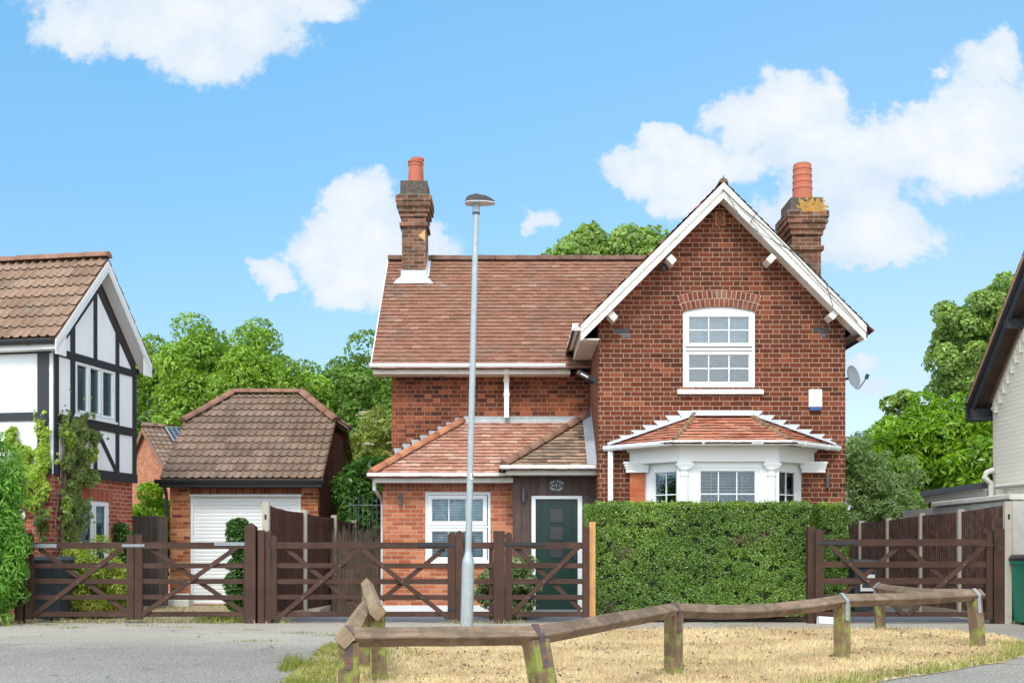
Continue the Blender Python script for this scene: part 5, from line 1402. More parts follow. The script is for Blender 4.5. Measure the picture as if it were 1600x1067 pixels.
field_gate('small garden gate in front of the green front door', GDp, (789.5, 800), (910.5, 920.5), (831.5, 823),
    [(800, 958, 907, 851, True), (804, 853, 908, 953, False)], hinge=[(786, 849, 850, 5.5, M_blackp)], name='field_gate', post_kinds=('round', 'flat'))
field_gate('wide five-bar gate right of the clipped hedge', 18.55, (1273.5, 1286), (1540, 1549.5), (826, 829.5),
    [(1295, 851, 1412, 961, True), (1404, 855, 1292, 949, False), (1418, 855, 1524, 945, False), (1537, 853, 1416, 961, True)], hinge=[(1274, 1337, 848, 5.5, M_blackp)], name='field_gate',
    rows=[(842, 853), (877, 886.5), (902.5, 912.5), (928, 936), (955.5, 963)])
def gpost(label, x0, x1, top, kind, D=GDp+.02, dep=.15, mat=None, name='gate_post', group='brown gate posts'):
    t = thing(name, label, 'post', (xx((x0+x1)/2, D), D, 0), group=group)
    m = MB(); railpost(m, xx(x0, D), xx(x1, D), zz(top, D), D, dep, kind); m.build('post_shaft', mat or M_gate, t)
    return t
gpost('brown post at far left half hidden by the feathery bush', 25, 37, 826, 'flat')
gpost('tall brown gate post with pointed top right of the garage gate', 384, 401, 816, 'point', dep=.18)
gpost('brown post between the pointed post and the latch post', 404, 414.5, 828, 'flat')
t = gpost('brown latch post hung with a black latch left of the wide gate', 415.2, 425, 827, 'point', D=GDp+.03, dep=.11)
m = MB(); m.tube([pt(419, 838, 18.62), pt(418, 852, 18.6), pt(424, 853, 18.6)], .009, 6); m.tube([pt(420, 858, 18.62), pt(421, 869, 18.6)], .012, 6); m.build('latch', M_blackp, t)
gpost('brown post with pointed top just behind the street lamp', 712.5, 724, 828, 'point')
gpost('broad square brown gate post right of the street lamp', 771, 788.8, 829.5, 'flat', dep=.18)
gpost('dark narrow brown post against the right end of the clipped hedge', 1261, 1273, 823, 'flat', D=18.7)
t = gpost('brown gate post with rounded top and chain beside the concrete post', 1550, 1568, 824, 'round', D=18.6, dep=.16)
m = MB(); m.tube([pt(1560, 842, 18.5), pt(1553, 852, 18.46), pt(1536, 852, 18.48)], .010, 6); m.tube([pt(1556, 852, 18.47), pt(1560, 862, 18.46), pt(1566, 856, 18.48)], .007, 6); m.build('chain', M_blackp, t)
t = thing('timber_post', 'bright orange new timber post at the left end of the clipped hedge', 'post', (xx(925.5, 18.75), 18.75, 0))
m = MB(); m.beam((xx(925.5, 18.75), 18.78, 0), (xx(925.5, 18.75), 18.78, zz(815, 18.75)), .10, .10, side=(1,0,0), bevel=.004); m.build('post_shaft', M_orange, t)
t = thing('fence_panel', 'short fixed brown rail panel behind the street lamp', 'fence', (xx(748, GDp), GDp, 0))
for i, (ya, yb) in enumerate(RY):
    m = MB(); m.beam((xx(723, GDp), GDp, (zz(ya, GDp)+zz(yb, GDp))/2), (xx(772, GDp), GDp, (zz(ya, GDp)+zz(yb, GDp))/2), .035, (yb-ya)*.01, side=(0,1,0), bevel=.003); m.build('rail', M_gate, t)
m = MB(); m.beam((xx(767, GDp), GDp+.03, .05), (xx(767, GDp), GDp+.03, 1.17), .06, .04, side=(1,0,0)); m.build('batten', M_gate, t)

# ================================================================ KNEE RAIL ROUND THE GRASS
kr = thing('knee_rail_fence', 'low weathered timber knee rail on leaning posts round the dry grass', 'fence', (1.5, 10, 0))
J = {'n': Vector((-1.06, 7.75, .585)), 'b': Vector((.155, 7.9, .585)), 'c': Vector((1.475, 10.9, .60)), 'd': Vector((3.455, 12.5, .62)), 'e': Vector((5.42, 14.0, .62)), 'f': Vector((5.32, 17.3, .60)),
     'l': Vector((-1.22, 11.0, .60)), 'k': Vector((-1.83, 15.2, .70))}
def krail(a, b, mat, sag=0.0, ex0=.05, ex1=.05, w=.098, seg=6):
    a = Vector(a); b = Vector(b); d = (b-a).normalized(); a2 = a-d*ex0; b2 = b+d*ex1
    side = d.cross(Vector((0,0,1))).normalized(); diag = (side+Vector((0,0,1))).normalized()
    m = MB(); m.beam(a2, b2, w, w, side=diag, bevel=.007, seg=seg, jit=.004, sag=0)
    if sag:
        for i, p in enumerate(m.v):
            t = (p-a2).dot(d)/(b2-a2).length; m.v[i] = p-Vector((0,0,1))*sag*4*max(0, t)*(1-min(1, t))
    return m.build('rail', mat, kr)
krail(J['n'], J['b'], M_rail, 0, -.04, .04, .098); krail(J['b'], J['c'], M_rail, .0, .0, .06, .100); krail(J['c'], J['d'], M_rail, .055, .0, .05, .105, 10)
krail(J['d'], J['e'], M_rail, .01, -.02, .13, .105); krail(J['e']+Vector((0,.1,0)), J['f'], M_rail, .03, .0, .10, .105)
krail((-1.075, 7.66, .585), (-1.44, 11.7, .60), M_railo, 0, .0, 0, .100); krail((-1.17, 10.35, .61), (-1.74, 14.3, .74), M_railo, 0, .05, .05, .105)
def kpost(p, dirv, lean=(0, 0), w=.135, strap=M_strap, h=None):
    p = Vector(p); d = Vector((dirv[0], dirv[1], 0)).normalized()
    top = Vector((p.x, p.y, p.z-.03)); base = Vector((p.x+lean[0], p.y+lean[1], -.02))
    m = MB(); m.beam(base, top, w, w, side=d, bevel=.008, seg=3, jit=.004)
    po = m.build('post', M_post, kr)
    # V-shaped strap over the rail, nailed down the post
    s_ = d.cross(Vector((0,0,1))).normalized(); hw = w/2+.004
    m = MB(); o = .078
    axis = (top-base).normalized()
    for sgn in (-1, 1):
        a = p+Vector((0,0,o)); b = p+s_*sgn*o+Vector((0,0,.0)); c = p+s_*sgn*hw+Vector((0,0,-.045)); e_ = c-axis*.16
        m.beam(a, b+(b-a).normalized()*.003, .05, .005, side=d); m.beam(c+Vector((0,0,.01)), e_, .05, .005, side=d)
        m.beam(b, c, .05, .005, side=d)
        for k in (.03, .11): m.tube([c-axis*k, c-axis*k+s_*sgn*.008], .006, 6)
    m.build('strap', strap, po)
dv = lambda a, b: (J[b]-J[a])
kpost(J['n'], (1, .12), (.0, .02)); kpost(J['b'], (.75, .55), (.10, -.05), .14); kpost(J['c'], (.72, .75), (0, 0), .13)
kpost(J['d'], (.8, .6), (0, 0), .13, M_straps); kpost(J['e'], (.6, .35), (.05, 0), .13, M_straps); kpost(J['f'], (.1, 1), (.02, 0), .13, M_straps)
kpost((-1.19, 10.5, .61), (-.1, 1), (.03, 0), .13)
kpost((-1.71, 14.1, .73), (-.1, 1), (0, 0), .12); kpost((-1.43, 11.6, .60), (-.1, 1), (-.02, .05), .12)

# ================================================================ GARDEN FENCES
def vfence(name, label, pts, tops, mat, swoop=.0, side=1, inner=(1, 0, 0)):
    """close-board fence: concrete posts with feather-edge boards between"""
    t = thing(name, label, 'fence', (pts[0][0], pts[0][1], 0))
    for i, (p, tp) in enumerate(zip(pts, tops)):
        m = MB(); m.beam((p[0], p[1], 0), (p[0], p[1], tp), .11, .11, side=(1, 0, 0), bevel=.012)
        for zh in (.35, .5, .85): m.tube([(p[0], p[1]-.056, tp*zh), (p[0], p[1]-.0575, tp*zh)], .010, 8)
        po = m.build('concrete_post', M_conc, t)
        if i == 0:
            m = MB(); m.box((p[0]-.015, p[1]-.060, tp-.28), (p[0]+.015, p[1]-.0555, tp-.20)); m.build('rail_slot', M_dark, po)
    for i in range(len(pts)-1):
        a = Vector((*pts[i], 0)); b = Vector((*pts[i+1], 0)); d = (b-a); L = d.length; d.normalize(); nrm = Vector(inner)
        m = MB(); x = .06; n = 0; nb = int((L-.12)/.088)
        for k in range(nb):
            s0 = .06+(L-.12)*k/nb; s1 = .06+(L-.12)*(k+1)/nb+.014; tt = (k+.5)/nb
            top = (tops[i]*(1-tt)+tops[i+1]*tt)-.05-swoop*math.sin(PI*tt)*.5+(random.random()-.5)*.006
            q0 = a+d*s0; q1 = a+d*s1
            m.prism([q0+nrm*.022+Vector((0,0,.05)), q1+nrm*.008+Vector((0,0,.05)), q1+nrm*.008+Vector((0,0,top)), q0+nrm*.022+Vector((0,0,top))], -nrm*.012)
            j = len(m.v)
            o = random.random()*9
            for fi in range(len(m.f)-6, len(m.f)):
                m.uv[fi] = [(m.v[v].z+o, (m.v[v]-a).dot(d)) for v in m.f[fi]]
        m.build('fence_boards', mat, t)
        m = MB()
        m.box((min(a.x, b.x)-.02, a.y+.06, 0), (max(a.x, b.x)+.02, b.y-.06, .12)); m.build('gravel_board', M_conc, t)
    return t
vfence('garden_fence', 'dark brown close-board fence with concrete posts running back left of the cottage', [(-3.86, 18.75), (-3.60, 20.65), (-3.36, 22.55), (-3.22, 24.4), (-3.12, 26.2)], [1.90, 1.84, 1.80, 1.75, 1.70], M_fence, .05, 1, (1, .13, 0))
vfence('garden_fence', 'scuffed dark brown fence with concrete posts running back right of the cottage', [(7.70, 18.55), (7.65, 20.35), (7.62, 22.2), (7.60, 24.1), (7.60, 26.0), (7.60, 28.0)], [1.90, 1.84, 1.83, 1.79, 1.78, 1.76], M_fencel, .0, 1, (-1, 0, 0))

# brushwood screen and iron railing in the side passage
t = thing('brushwood_screen', 'rough brushwood screen across the passage left of the cottage', 'screen', (-2.75, 22.0, 0))
m = MB()
for k in range(260):
    x = -3.32+1.0*(k+random.random())/260; y = 22.0+random.uniform(-.03, .03); h = 1.48+random.gauss(0, .07); r_ = random.uniform(.003, .008)
    m.tube([(x, y, 0), (x+random.gauss(0, .015), y, h*.5), (x+random.gauss(0, .03), y, h)], [r_, r_*.8, r_*.4], 4, caps=False, sm=False)
tag(m.build('sticks', M_stick, t), kind='stuff')
m = MB()
for z in (.35, .85, 1.3): m.tube([(-3.32, 21.96, z), (-2.33, 21.96, z)], .003, 5)
m.build('wire', M_grey, t)
t = thing('iron_railing', 'thin black iron railing gate above the brushwood screen', 'railing', (-2.85, 22.9, 0))
RD = 22.9; zr_ = zz(789, RD)
for k, x_ in enumerate(np.linspace(xx(546, RD), xx(596, RD), 8)):
    m = MB(); m.tube([(x_, RD, 0), (x_, RD, zr_+.12), (x_, RD, zr_+.17)], [.007, .007, .002], 6); m.build('bar', M_grey, t)
for z in (zr_, .25):
    m = MB(); m.tube([(xx(544, RD), RD, z), (xx(599, RD), RD, z)], .010, 6); m.build('cross_bar', M_grey, t)

# ================================================================ GARAGE
gar = thing('garage', 'small brick garage with white roller door and brown half-hipped tiled roof', 'garage', (-5.5, 24.5, 0))
fg = FY(24.5); A0, A1 = -7.02, -3.98; d0, d1, dz = xx(297, 24.5), xx(470, 24.5), zz(773, 24.5)
m = MB(); m.wall(fg, [(A0, 0), (A1, 0), (A1, 2.52), (A0, 2.52)], [[(d0, 0.02), (d1, 0.02), (d1, dz), (d0, dz)]], .22); m.build('front_wall', M_garage, gar)
m = MB(); m.wall(frame((0, 24.497, 0), (1, 0, 0), (0, -1, 0)), [(d0-.02, dz), (d1+.02, dz), (d1+.02, dz+.225), (d0-.02, dz+.225)], t=.002); m.build('lintel_course', M_garsol, gar)
m = MB()
sideo = [(24.72, 0), (29.5, 0), (29.5, 2.52), (27.99, 3.80), (26.01, 3.80), (24.72, 2.80)]
m.wall(frame((A1, 0, 0), (0, 1, 0), (1, 0, 0)), sideo, t=.1); m.wall(frame((A0, 0, 0), (0, 1, 0), (-1, 0, 0)), sideo, t=.1); m.wall(frame((0, 29.5, 0), (1, 0, 0), (0, 1, 0)), [(A0+.1, 0), (A1-.1, 0), (A1-.1, 2.5), (A0+.1, 2.5)], t=.1)
m.build('side_wall', M_garside, gar)
m = MB(); n = int((dz-.03)/.075)
for k in range(n+1):
    z = .025+k*.075; z2 = min(z+.072, dz-.005)
    y = 24.60; m.face([(d0, y, z), (d1, y, z), (d1, y-.010, z+.02), (d0, y-.010, z+.02)]); m.face([(d0, y-.010, z+.02), (d1, y-.010, z+.02), (d1, y-.010, z2-.015), (d0, y-.010, z2-.015)]); m.face([(d0, y-.010, z2-.015), (d1, y-.010, z2-.015), (d1, y, z2), (d0, y, z2)]); m.face([(d0, y, z2), (d1, y, z2), (d1, y, z2+.004), (d0, y, z2+.004)])
m.build('roller_door', M_white, gar)
m = MB(); m.fbox(fg, d0-.01, d1+.01, dz-.03, dz+.012, -.06, .02); m.fbox(fg, d0, d0+.05, .02, dz-.03, -.09, -.04); m.fbox(fg, d1-.05, d1, .02, dz-.03, -.09, -.04); m.build('door_frame', M_white, gar)
m = MB(); hz, hd_ = 3.92, 26.01
tiles(m, [(-7.14, 24.2, 2.58), (-3.84, 24.2, 2.58), (-3.84, hd_, hz), (-4.78, 27, 4.65), (-6.27, 27, 4.65), (-7.14, hd_, hz)], .275, .325, .014, .005, 'roll', uoff=.1, roll=.036, lap=1.2)
m.prism([(-7.14, 29.8, 2.58), (-3.84, 29.8, 2.58), (-3.84, 27.99, hz), (-4.78, 27, 4.65), (-6.27, 27, 4.65), (-7.14, 27.99, hz)], (0, 0, -.05))
tiles(m, [(-3.84, hd_, hz), (-3.84, 27.99, hz), (-4.78, 27, 4.65)], .275, .325, .014, .005, 'roll', roll=.036, lap=1.2)
tiles(m, [(-7.14, 27.99, hz), (-7.14, hd_, hz), (-6.27, 27, 4.65)], .275, .325, .014, .005, 'roll', roll=.036, lap=1.2)
groof = m.build('roof', M_pan2, gar)
m = MB(); ridge(m, (-6.29, 27, 4.70), (-4.76, 27, 4.70), .12, .42, .8); m.build('ridge_tiles', M_hipd, groof)
for (a, b) in (((-3.82, hd_-.03, hz+.04), (-4.76, 27, 4.71)), ((-7.16, hd_-.03, hz+.04), (-6.29, 27, 4.71)), ((-3.82, 28.02, hz+.04), (-4.76, 27, 4.71)), ((-7.16, 28.02, hz+.04), (-6.29, 27, 4.71))):
    m = MB(); ridge(m, a, b, .11, .40, .8); m.build('hip_tiles', M_hipd, groof)
m = MB(); gutter(m, (-7.22, 24.13, 2.55), (-3.80, 24.13, 2.55), .055); m.box((-7.16, 24.18, 2.42), (-3.86, 24.20, 2.56)); m.box((-7.16, 24.2, 2.42), (-3.86, 24.5, 2.44)); m.build('gutter', M_blackp, gar)
m = MB(); m.tube([(-7.07, 24.15, 2.5), (-7.07, 24.36, 2.35), (-7.07, 24.42, 2.25), (-7.07, 24.42, 0)], .035, 10); m.build('downpipe', M_blackp, gar)
m = MB(); m.prism([(-3.85, 24.2, 2.50), (-3.85, hd_, hz-.08), (-3.85, hd_, hz), (-3.85, 24.2, 2.58)], (-.02, 0, 0)); m.build('verge_board', M_hipd, gar)

# timber side gate and steps by the garage
t = thing('side_gate', 'old dark vertical-board gate between the black and white house and the garage', 'gate', (-7.3, 23.6, 0))
m = MB(); sx0_, sx1_ = xx(203, 23.6), xx(262, 23.6); nb = 8
for k in range(nb):
    a = sx0_+(sx1_-sx0_)*k/nb; m.beam((a+.045, 23.6, .04), (a+.045, 23.6, zz(806, 23.6)+random.uniform(-.005, .005)), (sx1_-sx0_)/nb-.006, .022, side=(1, 0, 0))
m.build('boards', M_old, t)
for z in (.3, 1.4):
    m = MB(); m.box((sx0_, 23.615, z), (sx1_, 23.64, z+.1)); m.build('ledge', M_old, t)
t = thing('stone_step', 'pale stone double step at the foot of the left garage pier', 'step', (xx(277, 23.9), 23.9, 0))
m = MB(); m.beam((xx(262, 23.9), 24.1, .07), (xx(294, 23.9), 24.1, .07), .34, .14, side=(0, 1, 0), bevel=.01); m.beam((xx(264, 23.9), 24.2, .20), (xx(291, 23.9), 24.2, .20), .2, .12, side=(0, 1, 0), bevel=.01); m.build('steps', M_capw, t)

# ================================================================ BLACK AND WHITE HOUSE (own frame, turned a little)
LH0 = Vector((-7.72, 20.0, 0)); LA = -math.atan2(.195, .981)
lh = thing('timber_framed_house', 'black and white timber framed house with brown tiled roof at the left edge', 'house', tuple(LH0), LA)
def GL(px_, py_):   # the gable wall, local x=0: returns depth along the wall and height
    k = (px_-800)/F; t_ = (20*k+7.72)/(.195-.981*k); return t_, CZ+(H-py_)*(20+.981*t_)/F
def FL(px_, py_):   # the front wall, local y=0
    k = (px_-800)/F; s_ = (20*k+7.72)/(.981+.195*k); return s_, CZ+(H-py_)*(20-.195*s_)/F
LW = 2.68
fgl = (Vector((0, 0, 0)), Vector((0, 1, 0)), Vector((1, 0, 0))); ffr = (Vector((0, 0, 0)), Vector((1, 0, 0)), Vector((0, -1, 0)))
ez, rz_, slp = 4.66, 6.32, 1.00
zj = 2.42
def shift(fr, d): return (fr[0]+fr[2]*d, fr[1], fr[2])
L_ = dict(local=True)
t0, _ = GL(112, 600); t1, _ = GL(174, 600); _, u0 = GL(112, 643); _, u1 = GL(112, 556); 
ta, _ = GL(123, 800); tb, _ = GL(171.5, 800)
m = MB(); m.wall(fgl, [(.1, 0), (LW, 0), (LW, zj), (.1, zj)], [[(ta, .85), (tb, .85), (tb, 2.02), (ta, 2.02)]], .1)
m.wall(ffr, [(-7, 0), (0, 0), (0, zj), (-7, zj)], t=.1); m.wall((Vector((0, LW, 0)), Vector((1, 0, 0)), Vector((0, 1, 0))), [(-7, 0), (-.1, 0), (-.1, ez), (-7, ez)], t=.1)
m.build('brick_wall', M_lbrick, lh, **L_)
m = MB(); m.wall(shift(fgl, .004), [(ta-.1, 2.02), (tb+.1, 2.02), (tb+.1, 2.245), (ta-.1, 2.245)], t=.003); m.build('lintel_course', M_lsol, lh, **L_)
up = shift(fgl, .06); upf = shift(ffr, .06)
m = MB(); wt = LW/2; 
m.wall(up, [(.04, zj), (LW, zj), (LW, ez-.1), (wt, ez-.1+wt*slp), (.04, ez-.06)], [[(t0, 3.48), (t1, 3.48), (t1, 4.44), (t0, 4.44)]], .1)
m.wall(upf, [(-7, zj), (.06, zj), (.06, ez-.1), (-7, ez-.1)], t=.1)
m.build('white_panel', M_panel, lh, **L_)
tm = [0]
def timber(fr, a, b, w_, proud=.022):
    O, R, N = fr
    p0 = O+R*a[0]+Vector((0,0,a[1]))+N*(proud/2-.004+.0007*tm[0] % .012); p1 = O+R*b[0]+Vector((0,0,b[1]))+N*(proud/2-.004+.0007*tm[0] % .012); tm[0] += 1
    m = MB(); m.beam(p0, p1, w_, proud, side=N.cross(p1-p0)); m.build('timber', M_black, lh, **L_)
# gable timbers
zA = 4.47; zB = 3.36; zC = 2.49
tp = [GL(108, 0)[0], GL(143.5, 0)[0], GL(178, 0)[0], GL(204.5, 0)[0]]
gtop = lambda t_: ez-.1+min(t_, LW-t_)*slp
timber(up, (.0, zA), (LW, zA), .13, .030); timber(up, (.0, zB), (LW, zB), .15, .030); timber(up, (-.02, zC), (LW+.02, zC), .17, .040)
timber(up, (tp[0], zj+.1), (tp[0], gtop(tp[0])), .13); timber(up, (tp[1], zA), (tp[1], gtop(tp[1])-.1), .10); timber(up, (tp[2], zj+.1), (tp[2], gtop(tp[2])), .11); timber(up, (LW-.05, zj), (LW-.05, ez-.1), .13)
timber(up, (tp[1], zj+.1), (tp[1], zB), .10); timber(up, (.03, zj), (.03, ez-.1), .12, .026)
timber(up, (tp[1]+.03, zB-.06), (tp[2]-.05, zC+.10), .09, .018); timber(up, (tp[1]-.05, zB-.06), (.22, zC+.10), .09, .018)
timber(up, (wt, gtop(wt)-.08), (LW-.02, gtop(LW)-.06), .12, .020); timber(up, (wt, gtop(wt)-.08), (.02, gtop(0)-.06), .12, .019)
# front timbers
fs = FL(72, 0)[0]
timber(upf, (-.10, zj), (-.10, ez-.1), .20, .030); timber(upf, (-7, 4.50), (.05, 4.50), .14, .026); timber(upf, (-7, zB+.02), (-.1, zB+.02), .14, .026); timber(upf, (-7, zC), (.05, zC), .17, .038)
for x_ in (-1.6, -3.2): timber(upf, (x_, zj), (x_, ez-.1), .12, .022)
wn = window(lh, (up[0], up[1], up[2]), t0, t1, 3.48, 4.44, [(t0+.06, t0+.40, 3.56, 4.36), (t0+.48, t0+.80, 3.56, 4.36), (t0+.90, t1-.06, 3.56, 4.36)], fw=.04, sw=.035, rec=-.0, bars=False, blind=[(t0+.05, t1-.04, 3.56, 4.37, 1.05)], blgap=.10, strong=False, local=True, bd=.062)
for o in [wn]+list(wn.children): pass
m = MB(); m.fbox(up, t0-.04, t1+.04, 3.44, 3.48, -.02, .05); m.build('window_sill', M_white, wn, **L_)
wn2 = window(lh, fgl, ta, tb, .85, 2.02, [(ta+.10, ta+.46, .93, 1.94), (ta+.58, tb-.10, .93, 1.94)], fw=.05, sw=.045, rec=.02, bars=False, blind=[(ta+.56, tb-.08, .93, 1.95, 1.05)], blgap=.10, local=True, bd=.062)
# the window parts were laid out in the house's own frame: nothing more to turn
m = MB(); ov = .27
tiles(m, [(-7.2, -.30, ez-.02), (ov, -.30, ez-.02), (ov, wt, rz_), (-7.2, wt, rz_)], .30, .33, .015, .004, 'roll', roll=.042, lap=1.15)
tiles(m, [(ov, LW+.24, ez+.04), (-7.2, LW+.24, ez+.04), (-7.2, wt, rz_), (ov, wt, rz_)], .30, .33, .015, .004, 'roll', roll=.042, lap=1.15)
lroof = m.build('roof', M_pan, lh, **L_)
m = MB(); ridge(m, (-7.2, wt, rz_+.045), (ov+.01, wt, rz_+.045), .115, .45, .9); m.build('ridge_tiles', M_hipd, lroof, **L_)
sl2 = (rz_-ez+.02)/(wt+.30)
for s_ in (-1, 1):
    ee = Vector((ov+.01, wt+s_*(wt+(.24 if s_ > 0 else .30)), ez-.05+(.06 if s_ > 0 else 0))); ap = Vector((ov+.01, wt, rz_-.03)); vn = Vector((0,0,-1))
    m = MB(); m.prism([ap, ee, ee+vn*.20, ap+vn*.20], (-.022, 0, 0)); m.prism([ee+Vector((0, -s_*.30, .30*sl2-.18)), ee+vn*.18, ee+vn*.235, ee+Vector((0, -s_*.30, -.235))], (-.020, 0, 0)) ; m.build('bargeboard', M_stonew, lh, **L_)
    m = MB(); m.prism([ap+vn*.15, ee+vn*.15, ee+vn*.15-Vector((.25, 0, 0)), ap+vn*.15-Vector((.25, 0, 0))], (0, 0, .02)); m.build('verge_soffit', M_white, lh, **L_)
m = MB(); m.box((-7.2, -.28, ez-.20), (ov-.01, -.26, ez-.05)); m.box((-7.2, -.26, ez-.20), (ov-.01, -.06, ez-.18)); m.build('fascia', M_stonew, lh, **L_)
m = MB(); gutter(m, (-7.2, -.33, ez-.06), (ov-.02, -.33, ez-.06), .055); m.build('gutter', M_blackp, lh, **L_)
m = MB(); gutter(m, (ov-.02, LW+.34, ez-.06), (-5, LW+.34, ez-.06), .055); m.build('gutter', M_blackp, lh, **L_)
t = thing('house_number_disc', 'white round plaque on red brick half hidden by the feathery bush', 'sign', tuple(pt(33, 805, 19.9)))
c = pt(32, 805, 20.08); nf = Vector((-.195*-1, -.981, 0)).normalized(); nf = Vector((-math.sin(-LA)*-1*0-.195, -.981, 0)).normalized(); sd = Vector((.981, -.195, 0))
m = MB(); m.prism([c+sd*math.cos(a)*.10+Vector((0,0,math.sin(a)*.10)) for a in [2*PI*k/28 for k in range(28)]], nf*.02); m.build('disc', M_stonew, t)

# ================================================================ FAR HOUSE WITH SOLAR PANELS
r2 = Vector((.85, .53, 0)).normalized(); w2 = Vector((.53, -.85, 0)).normalized()
AP = Vector((xx(222, 35), 35, zz(667, 35)))
fh = thing('brick_house', 'distant orange brick gable house with solar panels behind the garage', 'house', (AP.x, AP.y, 0))
HW = 2.75; dzf = 1.55
pl = AP.copy()
def fpnt(s_, l, z): return Vector((AP.x, AP.y, 0))+w2*s_+r2*l+Vector((0, 0, z))
m = MB(); A = fpnt(0, .12, 0); m.wall((A, w2, -r2), [(-HW+.15, 0), (HW-.15, 0), (HW-.15, AP.z-dzf+.02), (0, AP.z-.12), (-HW+.15, AP.z-dzf+.02)], t=.1)
m.wall((fpnt(HW-.15, .12, 0), r2, w2), [(.1, 0), (7, 0), (7, AP.z-dzf), (.1, AP.z-dzf)], t=.1); m.build('wall', M_far, fh)
m = MB(); tiles(m, [fpnt(HW, 0, AP.z-dzf), fpnt(HW, 7, AP.z-dzf), fpnt(0, 7, AP.z), fpnt(0, 0, AP.z)], .275, .325, .014, .005, 'roll', roll=.03)
m.prism([fpnt(-HW, 0, AP.z-dzf), fpnt(-HW, 7, AP.z-dzf), fpnt(0, 7, AP.z), fpnt(0, 0, AP.z)], (0, 0, -.05)); fr_ = m.build('roof', M_pan2, fh)
m = MB(); ridge(m, fpnt(0, 0, AP.z+.04), fpnt(0, 7, AP.z+.04), .11, .45); m.build('ridge_tiles', M_pan2, fr_)
m = MB()
for s_ in (-1, 1): m.prism([fpnt(0, -.01, AP.z-.02), fpnt(s_*HW, -.01, AP.z-dzf-.02), fpnt(s_*HW, -.01, AP.z-dzf-.16), fpnt(0, -.01, AP.z-.16)], r2*.03)
m.build('bargeboard', M_hipd, fh)
dn = (fpnt(HW, 0, AP.z-dzf)-fpnt(0, 0, AP.z)).normalized(); nn = r2.cross(dn); nn = nn if nn.z > 0 else -nn
for (l0, l1, v0, v1) in ((.62, 2.4, .20, 1.18), (1.02, 2.4, 1.22, 2.20)):
    o_ = AP+nn*.13
    for a in np.arange(l0, l1-.5, .90):
        b = a+.88; m = MB(); m.prism([o_+r2*a+dn*v0, o_+r2*b+dn*v0, o_+r2*b+dn*v1, o_+r2*a+dn*v1], -nn*.035); sp = m.build('solar_panel', M_solar, fh)
        m = MB()
        for k in range(7):
            for (p, q_) in ((o_+r2*(a+.88*k/6)+dn*v0, o_+r2*(a+.88*k/6)+dn*v1), (o_+r2*a+dn*(v0+(v1-v0)*k/6), o_+r2*b+dn*(v0+(v1-v0)*k/6))):
                m.beam(p+nn*.003, q_+nn*.003, .014 if 0 < k < 6 else .03, .004, side=nn.cross(q_-p))
        m.build('panel_grid', M_solf, sp)

# ================================================================ CREAM HOUSE AT THE RIGHT EDGE
ch = thing('painted_brick_house', 'cream painted brick house with black bargeboards at the right edge', 'house', (8.5, 17.5, 0))
CX = 8.5; y1_ = 21.1; ry = 17.55; sc = .871; ze = 3.80; rzc = ze+(21.35-ry)*sc
m = MB(); fl = frame((CX, 0, 0), (0, 1, 0), (-1, 0, 0))
m.wall(fl, [(14.0, 1.9), (y1_, 1.9), (y1_, ze), (ry, rzc-.10), (14.0, ze)], t=.12)
m.wall(frame((0, y1_, 0), (1, 0, 0), (0, 1, 0)), [(CX+.12, 0), (14, 0), (14, ze), (CX+.12, ze)], t=.1)
m.wall(frame((0, 14.0, 0), (1, 0, 0), (0, -1, 0)), [(CX+.12, 0), (14, 0), (14, ze), (CX+.12, ze)], t=.1)
m.build('wall', M_pbrick, ch)
m = MB(); m.wall(shift(fl, .03), [(14.0, 0), (y1_, 0), (y1_, 1.93), (14.0, 1.93)], t=.1); m.build('plinth_wall', M_pbrick, ch)
m = MB(); tiles(m, [(8.14, 21.4, ze-.0), (14, 21.4, ze), (14, ry, rzc), (8.14, ry, rzc)][::1], .1, .165); tiles(m, [(14, 13.7, ze), (8.14, 13.7, ze), (8.14, ry, rzc), (14, ry, rzc)], .1, .165); cr_ = m.build('roof', M_tile3, ch)
for (e_, nm) in ((21.4, 1), (13.7, -1)):
    a = Vector((8.16, ry, rzc-.03)); b = Vector((8.16, e_, ze-.03)); vn = Vector((0,0,-1))
    m = MB(); m.prism([a, b, b+vn*.16, a+vn*.16], (.03, 0, 0)); m.prism([a+vn*.15+Vector((.02,0,0)), b+vn*.15+Vector((.02,0,0)), b+vn*.34+Vector((.02,0,0)), a+vn*.34+Vector((.02,0,0))], (.03, 0, 0)); m.build('bargeboard', M_black, ch)
    m = MB(); m.prism([a+vn*.12, b+vn*.12, b+vn*.12+Vector((.33,0,0)), a+vn*.12+Vector((.33,0,0))], (0, 0, .02)); m.build('verge_soffit', M_board, ch)
m = MB()
n = 20
for k in range(n):   # brick dentils stepping up under the verge
    y = y1_-.05-k*.17; z = ze+(21.4-y)*sc-.34-.16
    m.prism([(CX-.001, y, z+.02), (CX-.001, y-.17, z+.02+.17*sc), (CX-.001, y-.17, z-.06)], (-.06, 0, 0))
m.build('dentils', M_pbrick, ch)
for (y, dz_) in ((21.25, .0), (19.75, 0)):
    m = MB(); z = ze+(21.4-y)*sc-.36; m.beam((8.16, y, z), (8.5, y, z), .14, .16, side=(0, 1, 0)); m.build('purlin_end', M_black, ch)
m = MB(); m.box((8.14, 21.1, ze-.36), (8.5, 21.42, ze-.30)); m.box((8.14, 21.40, ze-.34), (14, 21.43, ze-.03)); m.build('eaves_board', M_black, ch)
m = MB(); m.tube([(8.46, 20.98, 2.55), (8.34, 20.98, 2.50), (8.30, 20.98, 2.42), (8.42, 20.98, 2.30), (8.42, 20.98, 1.90)], .05, 10); m.build('downpipe', M_capw, ch)
